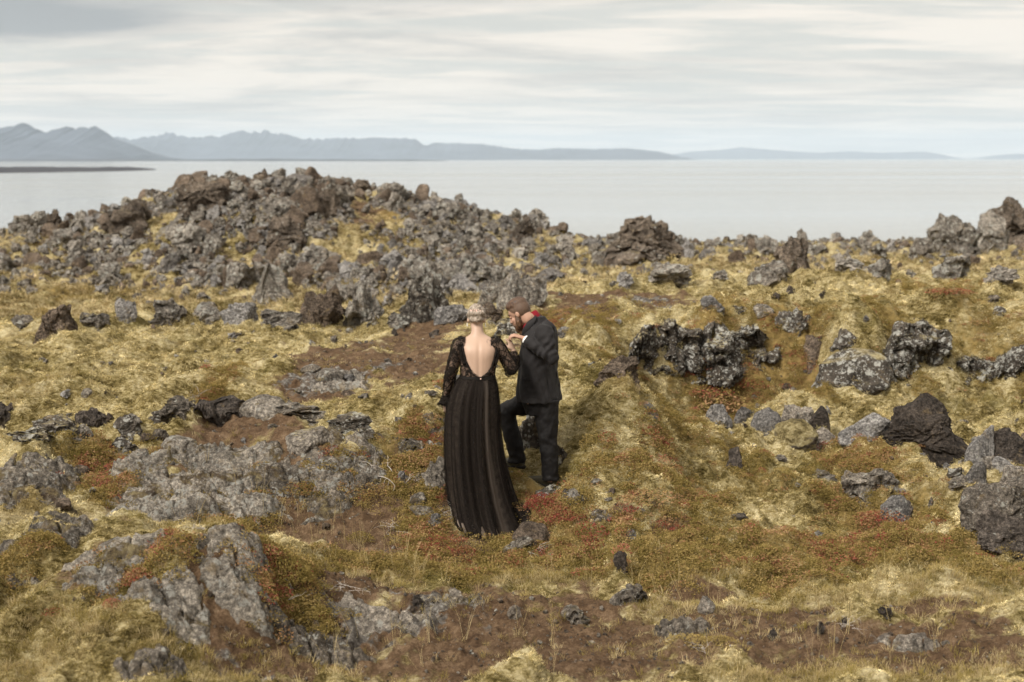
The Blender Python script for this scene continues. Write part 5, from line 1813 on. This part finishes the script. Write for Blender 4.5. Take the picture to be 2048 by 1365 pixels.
# ribbon that edges the cut and covers the straps
tsurf = lambda py_, dx: None
for sgn in (-1, 1):
    pts = []
    for py_ in np.linspace(673, 752, 26):
        hwp = np.interp(py_, [660, 672, 700, 720, 735, 745, 752], [34, 33, 31, 26.5, 20, 13, 1.5]) + 2.0
        cx_ = np.interp(py_, [660, 752], [958.5, 961])
        K = sorted(brow)
        pyk = [r_[0] for r_ in K]
        hw = np.interp(py_, pyk, [r_[2] for r_ in K]) + .009
        hd = np.interp(py_, pyk, [r_[3] for r_ in K]) + .009
        pxc = np.interp(py_, pyk, [r_[1] for r_ in K])
        dyc = np.interp(py_, pyk, [r_[4] for r_ in K])
        c = Pw(pxc, py_, WY + dyc)
        dx = Pw(cx_ + sgn * hwp, py_, WY + dyc)[0] - c[0]
        u_ = np.clip(dx / hw, -1, 1)
        pts.append(V3(c[0] + dx, c[1] - hd * math.sqrt(max(0, 1 - u_ * u_)), c[2]))
    tv, tf = limb(pts, [.0078] * len(pts), 8, 1, .5)
    part('neckline_trim', np_mesh('neckline_trim', tv, tf), wroot, M['black'])
    # opaque band of the strap beside the cut
    sp_ = [p_ + V3(sgn * .018, .010, 0) for p_ in pts[:18]]
    tv, tf = limb(sp_, [.017] * len(sp_), 10, 1, .35, ref=(0, 1, 0))
    part('strap', np_mesh('strap', tv, tf), wroot, M['tulle_dark'] if 'tulle_dark' in M else M['lace'])
tv, tf = loft([(Pw(955, 758, WY), X1 * .158, Y1 * .118), (Pw(955, 754, WY), X1 * .157, Y1 * .117), (Pw(955, 750.5, WY), X1 * .154, Y1 * .115)], 64, 2, False)
part('waistband', np_mesh('waistband', tv, tf), wroot, M['black'])
tv, tf = ball(Pw(962, 754, WY) - Y1 * .122, [X1 * .006, Y1 * .004, Z1 * .006])
part('button', np_mesh('button', tv, tf), wroot, M['metal'])

# sleeves
def sleeve(pts, rads, seed, ref):
    v, f = limb(pts, rads, 40, 8, ref=ref, cap=False)
    me = np_mesh('sleeve', v, f)
    push(me, lambda a, n: .007 * fbm3(a * np.array([22, 22, 30]), 2, seed))
    return me


me = sleeve([ls + X1 * .045 - Z1 * .0, ls - X1 * .006, (ls + le_) / 2 - X1 * .006, le_ - X1 * .004, (le_ + lw) / 2, lw - Z1 * .0, Pw(888, 808, WY + .06), Pw(886, 813, WY + .05)],
            [.068, .064, .058, .055, .052, .040, .050, .062], 5, (0, 1, .1))
part('sleeve', me, wroot, M['lace'])
sl_end = re_ + (rw - re_) * .80
me = sleeve([rs - X1 * .045, rs + X1 * .004, (rs + re_) / 2 + X1 * .004, re_ + V3(.0, -.005, -.01), re_ + (rw - re_) * .35 - Z1 * .012, sl_end, sl_end + nrm(rw - re_) * .02],
            [.068, .064, .058, .056, .056, .042, .040], 9, (.2, 1, .1))
part('sleeve', me, wroot, M['lace'])
# loose bell of the right sleeve hanging below the elbow
bl = [Pw(1033, 712, WY + .12), Pw(1031, 728, WY + .10), Pw(1024, 742, WY + .06), Pw(1014, 748, WY + .03), Pw(1009, 740, WY + .02)]
tv, tf = limb(bl, [.028, .040, .034, .022, .008], 24, 6, .55, ref=(0, 1, 0))
me = np_mesh('cuff_ruffle', tv, tf)
push(me, lambda a, n: .012 * fbm3(a * 32, 2, 4))
part('cuff_ruffle', me, wroot, M['lace'])
tv, tf = limb([Pw(893, 795, WY + .06), Pw(889, 803, WY + .04), Pw(885, 811, WY + .03)], [.030, .045, .036], 24, 6, .7, ref=(0, 1, 0))
me = np_mesh('cuff_ruffle', tv, tf)
push(me, lambda a, n: .012 * fbm3(a * 36, 2, 14))
part('cuff_ruffle', me, wroot, M['lace'])

# skirt: lining inside, tulle with soft pleats outside
SK = [(754, 919, 991, 12.10, .112), (765, 911, 995, 12.10, .145), (782, 902, 998.5, 12.09, .175), (815, 892, 1001, 12.08, .21), (860, 888, 1003, 12.06, .24), (920, 888, 1010, 12.04, .275),
      (980, 892, 1024, 12.01, .31), (1022, 900, 1038, 11.98, .345), (1046, 912, 1048, 11.93, .37), (1062, 926, 1056, 11.88, .38)]


def skirt(scale, amp, seed, n=260, m=9, drop=0.0, lift=None, lay=.016):
    rows = crom([np.concatenate([(Pw(xl, py, Yc) + Pw(xr, py, Yc)) / 2, [(Pw(xr, py, Yc)[0] - Pw(xl, py, Yc)[0]) / 2, hd]]) for py, xl, xr, Yc, hd in SK], m)
    T = np.linspace(0, 1, len(rows))
    th = np.linspace(0, 2 * math.pi, n, endpoint=False)
    r = np.random.default_rng(seed)
    ph = r.uniform(0, 6.28, 6)
    tt, hh = np.meshgrid(T, th, indexing='ij')
    wob = hh + .10 * np.sin(2 * hh + ph[5]) + .06 * tt * np.sin(5 * hh + ph[4])
    cw, sw = np.cos(wob), np.sin(wob)
    irr = pn3(np.stack([cw * 3.2, sw * 3.2, tt * .9 + seed], -1).reshape(-1, 3), seed).reshape(wob.shape)
    irr2 = pn3(np.stack([cw * 7.5, sw * 7.5, tt * 1.4 + seed], -1).reshape(-1, 3), seed + 3).reshape(wob.shape)
    fold = 1.5 * irr + 1.1 * irr2 + .3 * (np.sin(13 * wob + ph[0] + 2 * irr) * .5 + np.sin(21 * wob + ph[1] + tt * .8) * .35 + np.sin(34 * wob + ph[2]) * .25 * (1 - .4 * tt) + np.sin(6 * wob + ph[3] + tt) * .45 * tt)
    rad = scale * (1 + amp * (.30 + .9 * tt) * (fold - .35))
    Xc = rows[:, 0][:, None] + np.cos(hh) * rows[:, 3][:, None] * rad
    Yc = rows[:, 1][:, None] + np.sin(hh) * rows[:, 4][:, None] * rad
    Zc = rows[:, 2][:, None] + 0 * hh
    k = np.clip(tt * 1.25 - .25, 0, 1) ** 2
    Zc = Zc + k * .16 * (np.sin(hh) * .5)                       # hem falls lower at the back
    Zc = Zc - k * drop + k * .015 * np.sin(9 * wob + ph[1])
    if lift is not None:
        Zc = Zc + k * lift(hh)
    gr = bil(ZG, Xc, Yc)
    Zc = np.maximum(Zc, gr + lay)
    me = np_mesh('skirt', np.stack([Xc, Yc, Zc], -1).reshape(-1, 3), grid_faces(len(rows), n, True))
    attr(me, 'cloth', np.stack([hh * .25, tt * 1.25, 0 * tt], -1).reshape(-1, 3), 'FLOAT_VECTOR')
    return me


def hem_lift(th):
    a = lambda c, w_: np.exp(-((np.angle(np.exp(1j * (th - c)))) / w_) ** 2)
    return .05 * a(-2.02, .16) + .035 * a(-.55, .12)


part('lining', skirt(.945, .13, 3, drop=-.022, lay=.006), wroot, M['lining'])
sk = part('skirt', skirt(1.0, .13, 3, lift=hem_lift), wroot, M['tulle'])
sk2 = part('overskirt', skirt(1.025, .15, 11, n=220, m=7, drop=-.02, lay=.026), wroot, mat_lace('sheer_black_tulle', 0.08, 0.42, 20, True))

# hair: gathered up with two rolls, pinned by a spray of tiny flowers
hp = [ball(hc + hu * .018 - hf * .020, [hl * .077, hf * .088, hu * .094]), ball(hc - hf * .070 - hu * .022, [hl * .058, hf * .040, hu * .045]),
      limb([hc + hl * .066 - hf * .01 + hu * .01, hc + hl * .045 - hf * .085 - hu * .002, hc - hf * .104 - hu * .012, hc - hl * .045 - hf * .085 - hu * .002, hc - hl * .066 - hf * .01 + hu * .01], [.022, .026, .026, .026, .022], 12),
      limb([hc + hl * .060 - hf * .02 - hu * .02, hc + hl * .032 - hf * .078 - hu * .05, hc - hf * .080 - hu * .062, hc - hl * .032 - hf * .078 - hu * .05, hc - hl * .060 - hf * .02 - hu * .02], [.014, .022, .022, .022, .014], 12)]
hm_ = solid('hair', hp, .006, 3, M['hair_w'])
push(hm_, lambda a, n: .0035 * fbm3(a * np.array([70, 70, 70]), 2, 6) + .004 * np.sin(fbm3(a * 16, 1, 3) * 9 + a[:, 0] * 160))
hair_o = part('hair', hm_, wroot)
r = np.random.default_rng(4)
pv, sv = [], []
for k in range(22):
    x_ = r.uniform(-.055, .05)
    c = hc + hl * x_ - hf * (.122 - 5.5 * x_ * x_) - hu * (-.010 + r.uniform(-.012, .012))
    pv.append(ball(c, [X1 * .0034, Y1 * .0034, Z1 * .0034]))
me = np_mesh('hairpin', *merge(pv))
tag(part('hairpin', me, wroot, M['metal'], hair_o), kind='stuff')
# earrings
for s in (-1, 1):
    tv, tf = limb([hc + hl * s * .078 - hu * .055, hc + hl * s * .078 - hu * .055 - Z1 * .03], [.0025, .005], 8, 3)
    part('earring', np_mesh('earring', tv, tf), wroot, M['white'])

# heart tattoo on the right shoulder blade, laid on the skin
from mathutils.bvhtree import BVHTree
wa, _n = get_co(wbody)
bv_ = BVHTree.FromPolygons([Vector(x) for x in wa + np.array(wroot.location)], [tuple(p_.vertices) for p_ in wbody.polygons])
tp = []
for k in range(61):
    t_ = 2 * math.pi * k / 60
    hx, hz_ = 16 * math.sin(t_) ** 3 / 17, (13 * math.cos(t_) - 5 * math.cos(2 * t_) - 2 * math.cos(3 * t_) - math.cos(4 * t_)) / 17
    sx, sz_ = 980.5 + hx * 7.0 - hz_ * 1.2, 685.5 - hz_ * 8.5
    o_ = at(sx, sz_, WY - .6)
    dr = (at(sx, sz_, WY) - o_).normalized()
    h_ = bv_.ray_cast(o_, dr)
    if h_[0] is not None:
        tp.append(np.array(h_[0]) + np.array(h_[1]) * .0008)
if len(tp) > 30:
    tv, tf = limb(tp, [.0022 * (1 + .5 * math.sin(i * .9)) for i in range(len(tp))], 6, 1, .4)
    tt_ = part('tattoo', np_mesh('tattoo', tv, tf), wroot, M['ink'])

# ---- the groom, turned to the left, one foot raised
MY = 12.55
f_ = nrm(V3(-.906, .423, 0))
l_ = V3(-.423, -.906, 0)
foot1 = Pw(1104, 966, MY - .10)
gfoot = float(gz(foot1[0], foot1[1]))
mroot = person('person', (foot1[0], foot1[1], gfoot), 'person with brown beard in a charcoal suit stepping up, holding the hand of the other')
MS = [(812, 1082, .14, .18), (790, 1079, .15, .195), (740, 1077, .145, .20), (700, 1077, .14, .21), (670, 1080, .125, .205), (655, 1081, .10, .17), (644, 1078, .075, .11), (637, 1072, .06, .065)]
mp_ = [loft([(Pw(px, py, MY), f_ * a, l_ * b) for py, px, a, b in MS], 24, 5)]
mc = Pw(1038.5, 626, MY - .02)
tl = R(30)
mu = math.cos(tl) * Z1 + math.sin(tl) * f_
mf = math.cos(tl) * f_ - math.sin(tl) * Z1
ml = l_


def HL(a, b, c):
    return mc + mf * a + ml * b + mu * c


mp_ += [ball(HL(-.012, 0, .022), [mf * .098, ml * .077, mu * .097]), ball(HL(.038, 0, -.055), [mf * .056, ml * .058, mu * .078]), ball(HL(.045, 0, .03), [mf * .046, ml * .058, mu * .05]),
        ball(HL(.062, 0, -.112), [mf * .030, ml * .032, mu * .024]),
        limb([HL(.088, 0, .004), HL(.102, 0, -.018), HL(.114, 0, -.040), HL(.096, 0, -.047)], [.009, .011, .0135, .008], 12, 4),
        limb([HL(.080, .036, .014), HL(.091, .016, .017), HL(.091, -.016, .017), HL(.080, -.036, .014)], [.009, .011, .011, .009], 10, 4),
        limb([HL(.085, .022, -.072), HL(.096, 0, -.070), HL(.085, -.022, -.072)], [.007, .009, .007], 10, 3),
        limb([HL(-.035, 0, -.02), HL(-.045, 0, -.075), Pw(1066, 640, MY), Pw(1070, 650, MY)], [.062, .060, .063, .07], 18, 5, ref=tuple(f_))]
for s in (-1, 1):
    mp_.append(ball(HL(-.012, s * .077, -.012), [mf * .019, ml * .009, mu * .031]))
    mp_.append(ball(HL(.058, s * .040, -.038), [mf * .026, ml * .020, mu * .024]))
ms, me_, mw = Pw(1087, 663, MY - .235), Pw(1100, 711, MY - .33), Pw(1047, 677, MY - .22)
mp_.append(limb([ms + f_ * .0 - l_ * .06, ms, (ms + me_) / 2, me_, (me_ + mw) / 2, mw], [.05, .05, .045, .038, .036, .029], 16, 5, ref=(.1, 1, .1)))
mp_ += hand(mw, Pw(1020, 668, MY - .21) - mw, V3(-.15, .1, -1), 1.08, (.45, .75, .6), -1.0, .7)
os_, oe_, ow_ = Pw(1072, 665, MY + .20), Pw(1076, 722, MY + .27), Pw(1070, 772, MY + .27)
mp_.append(limb([os_ + l_ * .06, os_, (os_ + oe_) / 2, oe_, (oe_ + ow_) / 2, ow_], [.05, .05, .045, .040, .036, .029], 16, 5, ref=(1, .1, .1)))
mp_ += hand(ow_, V3(-.1, .1, -1), V3(.6, -.5, -.3), 1.05, (.3, .4, .4), 1.0)
k1, a1 = Pw(1096, 880, MY - .10), Pw(1101, 957, MY - .10)
h1, h2 = Pw(1092, 806, MY - .07), Pw(1068, 800, MY + .10)
k2, a2 = Pw(1014, 824, MY + .16), Pw(1033, 915, MY + .16)
mp_.append(limb([h1 + Z1 * .05, h1, (h1 + k1) / 2, k1, (k1 + a1) / 2, a1, a1 - Z1 * .03], [.09, .09, .08, .06, .055, .04, .04], 16, 5, ref=(0, 1, .1)))
mp_.append(limb([h2 + Z1 * .04 - f_ * .03, h2, (h2 + k2) / 2, k2, (k2 + a2) / 2, a2, a2 - Z1 * .03], [.08, .08, .07, .045, .05, .04, .04], 16, 5, ref=(0, 1, .1)))
mbody = solid('body', mp_, .0065, 3, M['skin_man'])
part('body', mbody, mroot)

# jacket
JS = [(801, 1077, 0.197, 0.228), (792, 1077, 0.196, 0.227), (772, 1076, 0.180, 0.219), (740, 1076, 0.159, 0.212), (708, 1077, 0.154, 0.216), (680, 1079, 0.144, 0.219), (664, 1081, 0.127, 0.203), (652, 1081, 0.104, 0.167), (643, 1078.5, 0.084, 0.116), (637, 1075, 0.075, 0.079), (633, 1073, 0.071, 0.071)]
jp = [loft([(Pw(px, py, MY), f_ * a, l_ * b) for py, px, a, b in JS], 40, 5, power=.92)]
cuff = mw + (me_ - mw) * .10
jp.append(limb([ms - l_ * .07 + Z1 * .01, ms, (ms + me_) / 2 + V3(.006, -.01, 0), me_ + V3(.008, 0, -.012), (me_ + mw) / 2 - Z1 * .004, cuff], [.085, .080, .072, .066, .060, .049], 22, 6, ref=(.1, 1, .1)))
jp.append(ball(me_ + V3(.006, 0, -.008), [X1 * .064, Y1 * .062, Z1 * .064]))
cuff2 = ow_ + (oe_ - ow_) * .10
jp.append(limb([os_ + l_ * .07, os_, (os_ + oe_) / 2, oe_, (oe_ + ow_) / 2, cuff2], [.085, .082, .074, .066, .06, .050], 22, 6, ref=(1, .1, .1)))
jk = solid('jacket', jp, .0075, 3, M['suit'])


def jfold(a, n):
    # drag folds: across the sleeve at the elbow, slanting over the back
    el = np.exp(-(np.linalg.norm(a - me_, axis=1) / .16) ** 2)
    ax = nrm(mw - me_)
    t_ = (a - me_) @ ax
    t2 = (a - me_) @ nrm(ms - me_)
    d = el * (.0085 * np.sin(t_ * 95 + 3 * pn3(a * 9, 2)) + .006 * np.sin(t2 * 80 + 4 * pn3(a * 8, 7)))
    d = d + .008 * fbm3(a @ np.array([[9, 0, 3], [0, 9, 0], [-4, 0, 4.]]), 3, 12) + .0045 * np.sin(18 * pn3(a * np.array([3.5, 3.5, 1.6]), 9))
    return d


push(jk, jfold)
jko = part('jacket', jk, mroot)


def jacket_point(px, py, off=.003, Y=None):
    o_ = at(px, py, MY - .9)
    dr = (at(px, py, MY) - o_).normalized()
    h_ = jbvh.ray_cast(o_, dr)
    return None if h_[0] is None else np.array(h_[0]) + np.array(h_[1]) * off


ja, _n = get_co(jk)
jbvh = BVHTree.FromPolygons([Vector(x) for x in ja + np.array(mroot.location)], [tuple(p_.vertices) for p_ in jk.polygons])


def strip(name, pix, rad, mat, off=.002, flat=.5, root=mroot, parent=None):
    pts = [jacket_point(a, b, off) for a, b in pix]
    pts = [p_ for p_ in pts if p_ is not None]
    if len(pts) < 2:
        return None
    tv, tf = limb(pts, [rad] * len(pts), 8, 3, flat)
    return part(name, np_mesh(name, tv, tf), root, mat, parent)


strip('back_vent', [(1112, 742), (1114, 756), (1117, 772), (1119, 786), (1121, 797)], .0035, M['black'], .001, parent=jko)
strip('side_seam', [(1092, 735), (1094, 755), (1096, 775), (1098, 796)], .0025, M['black'], .0, parent=jko)
strip('pocket_flap', [(1042, 757), (1052, 759), (1062, 760)], .010, M['suit'], .001, .5, parent=jko)
# lapel and collar of the jacket
lap = [Pw(1069, 631, MY - .02), Pw(1066, 640, MY - .10), Pw(1059, 650, MY - .13), Pw(1051, 663, MY - .12), Pw(1044, 680, MY - .07)]
tv, tf = limb(lap, [.026, .030, .030, .030, .016], 14, 5, .35, ref=(.4, .9, .2))
part('lapel', np_mesh('lapel', tv, tf), mroot, M['suit'], jko)
for t_ in (.13, .19):
    bp = cuff + (me_ - mw) * (t_ - .1)
    tv, tf = ball(bp + V3(-.01, -.05, -.018), [X1 * .006, Y1 * .004, Z1 * .006])
    part('button', np_mesh('button', tv, tf), mroot, M['sole'], jko)
# shirt: collar round the neck, cuff at the wrist
col_c = [(Pw(1068, 642, MY - .0), f_ * .076, l_ * .080), (Pw(1064, 634, MY - .0), nrm(f_ - .5 * Z1) * .071, l_ * .071), (Pw(1060, 629, MY), nrm(f_ - .75 * Z1) * .066, l_ * .067)]
tv, tf = loft(col_c, 40, 5, False)
part('shirt_collar', np_mesh('shirt_collar', tv, tf), mroot, M['shirt'])
tv, tf = limb([Pw(1058, 646, MY - .085), Pw(1052, 655, MY - .075), Pw(1046, 664, MY - .05), Pw(1042, 676, MY - .02)], [.024, .028, .026, .018], 14, 5, .6, ref=(.4, .9, .2))
part('shirt_front', np_mesh('shirt_front', tv, tf), mroot, M['shirt'])
tv, tf = limb([cuff - nrm(me_ - mw) * .016, cuff + nrm(me_ - mw) * .02], [.036, .038], 20, 2)
part('shirt_cuff', np_mesh('shirt_cuff', tv, tf), mroot, M['white'])
# trousers
tr = [loft([(Pw(1080, 788, MY), f_ * .15, l_ * .19), (Pw(1081, 806, MY), f_ * .155, l_ * .19), (Pw(1082, 826, MY), f_ * .13, l_ * .17)], 26, 4),
      limb([h1 + Z1 * .03, h1 - Z1 * .03, (h1 + k1) / 2, k1, (k1 + a1) / 2 + X1 * .004, a1 + Z1 * .03, a1 - Z1 * .015], [.118, .115, .102, .085, .079, .074, .078], 24, 6, ref=(0, 1, .1)),
      limb([h2 - f_ * .05, h2, (h2 + k2) / 2, k2 + V3(.004, 0, -.004), (k2 * .55 + a2 * .45), a2 + Z1 * .04, a2 - Z1 * .045], [.118, .115, .102, .086, .080, .076, .078], 24, 6, ref=(.3, 1, .3))]
tr += [ball(k2 + V3(-.004, 0, .004), [X1 * .090, Y1 * .088, Z1 * .090]), ball(k1, [X1 * .086, Y1 * .086, Z1 * .09])]
tr_me = solid('trousers', tr, .008, 3, M['trouser'])


def tfold(a, n):
    d = .008 * fbm3(a @ np.array([[14, 0, 6], [0, 12, 0], [-6, 0, 7.]]), 3, 22)
    for kn in (k1, k2, a1, a2):
        e = np.exp(-(np.linalg.norm(a - kn, axis=1) / .13) ** 2)
        d = d + e * .0045 * np.sin((a[:, 2] + .5 * a[:, 0]) * 60 + 3 * pn3(a * 10, 2))
    return d


push(tr_me, tfold)
part('trousers', tr_me, mroot)
pk = Pw(1030, 912, MY + .13)


def shoe(heel, dirn, root, L=.30, lift=0.0):
    """upper and sole, from the heel forwards"""
    d = nrm(dirn)
    s = nrm(np.cross(d, Z1))
    u_ = np.cross(s, d)
    up_ = loft([(heel - d * .008 + u_ * .055, s * .028, u_ * .045), (heel + d * .03 + u_ * .062, s * .036, u_ * .058), (heel + d * .09 + u_ * .062, s * .037, u_ * .056), (heel + d * .15 + u_ * .048, s * .041, u_ * .042),
                (heel + d * .21 + u_ * .040, s * .046, u_ * .032), (heel + d * .26 + u_ * .036, s * .042, u_ * .026), (heel + d * L + u_ * .030, s * .018, u_ * .016)], 22, 4, power=.85)
    ank = limb([heel + d * .045 + u_ * .07, heel + d * .05 + u_ * .14], [.045, .046], 18, 3, ref=tuple(d))
    o = part('shoe', solid('shoe', [up_, ank], .006, 3, M['shoe']), root)
    so = loft([(heel - d * .016 + u_ * .012, s * .026, u_ * .016), (heel + d * .03 + u_ * .012, s * .040, u_ * .016), (heel + d * .12 + u_ * .012, s * .038, u_ * .013), (heel + d * .21 + u_ * .012, s * .050, u_ * .014),
               (heel + d * .27 + u_ * .014, s * .044, u_ * .014), (heel + d * (L + .012) + u_ * .018, s * .018, u_ * .010)], 22, 4, power=.8)
    part('sole', np_mesh('sole', *so), root, M['sole'], o)
    return o


hl1 = Pw(1108, 976, MY - .11)
toe1 = Pw(1055, 962, MY + .07)
hl1[2] = max(hl1[2], float(gz(hl1[0], hl1[1])) - .005)
toe1[2] = float(gz(toe1[0], toe1[1])) + .005
shoe(hl1, toe1 - hl1, mroot)
hl2 = Pw(1046, 937, MY + .14)
shoe(hl2, V3(-.80, .55, -.03), mroot)

# hair, beard, brows
ev, ef = ico(5)
E = ev * np.array([.098, .077, .097]) * 1.025
loc_ = E + np.array([-.012, 0, .022])
hairline = np.where(loc_[:, 0] > .03, .055 - .10 * np.clip((np.abs(loc_[:, 1]) - .035) / .04, 0, 1) * .35, np.where(loc_[:, 0] > -.02, .012, -.055 - .5 * (loc_[:, 0] + .02)))
hairline = np.interp(loc_[:, 0], [-.11, -.06, -.03, .0, .03, .055, .09], [-.045, -.06, -.035, .0, .02, .055, .062])
keep = loc_[:, 2] > hairline + .006 * pn3(loc_ * 60, 4)
top = keep & (loc_[:, 2] > .058 + .012 * pn3(loc_ * 30, 8) - .25 * loc_[:, 0] * (loc_[:, 0] < 0))
hv_ = loc_.copy()
nn = ev
lift = .004 + np.where(loc_[:, 2] > .05, .016 * sstep(.05, .09, loc_[:, 2]), 0) * (1 + .5 * sstep(0, .09, loc_[:, 0]))
lift = lift + .004 * fbm3(loc_ * np.array([25, 90, 40]), 2, 3) * (loc_[:, 2] > .045)
hv_ = hv_ + nn * lift[:, None]
hw_ = mc + hv_[:, :1] * mf + hv_[:, 1:2] * ml + hv_[:, 2:3] * mu
fk = keep[ef].all(1)
tk = top[ef].all(1)
ho = part('hair', np_mesh('hair', hw_, ef[tk]), mroot, M['hair_m'])
part('clipped_sides', np_mesh('clipped_sides', hw_, ef[fk & ~tk]), mroot, M['hair_fade'], ho)
bp_ = [ball(HL(.056, 0, -.128), [mf * .050, ml * .054, mu * .050]), ball(HL(.050, 0, -.172), [mf * .038, ml * .040, mu * .046])]
for s in (-1, 1):
    bp_.append(limb([HL(.004, s * .070, -.012), HL(.012, s * .066, -.055), HL(.030, s * .056, -.095), HL(.055, s * .03, -.12)], [.012, .024, .030, .032], 12, 4))
    bp_.append(limb([HL(.100, s * .004, -.060), HL(.088, s * .028, -.072), HL(.070, s * .042, -.10)], [.009, .012, .016], 10, 4))
bd = solid('beard', bp_, .006, 2, M['beard'])
push(bd, lambda a, n: .005 * fbm3(a * 55, 3, 4))
part('beard', bd, mroot)
for s in (-1, 1):
    tv, tf = limb([HL(.088, s * .014, .020), HL(.090, s * .03, .026), HL(.076, s * .048, .020)], [.0045, .006, .003], 8, 4)
    part('eyebrow', np_mesh('eyebrow', tv, tf), mroot, M['beard'])
    tv, tf = ball(HL(.079, s * .031, -.004), [mf * .0125, ml * .014, mu * .0105])
    ey = part('eyelid', np_mesh('eyelid', tv, tf), mroot, M['skin_man'])
    tv, tf = limb([HL(.0895, s * .018, -.010), HL(.0925, s * .030, -.0115), HL(.086, s * .043, -.010)], [.0014, .002, .0014], 6, 3)
    part('eyelashes', np_mesh('eyelashes', tv, tf), mroot, M['beard'], ey)
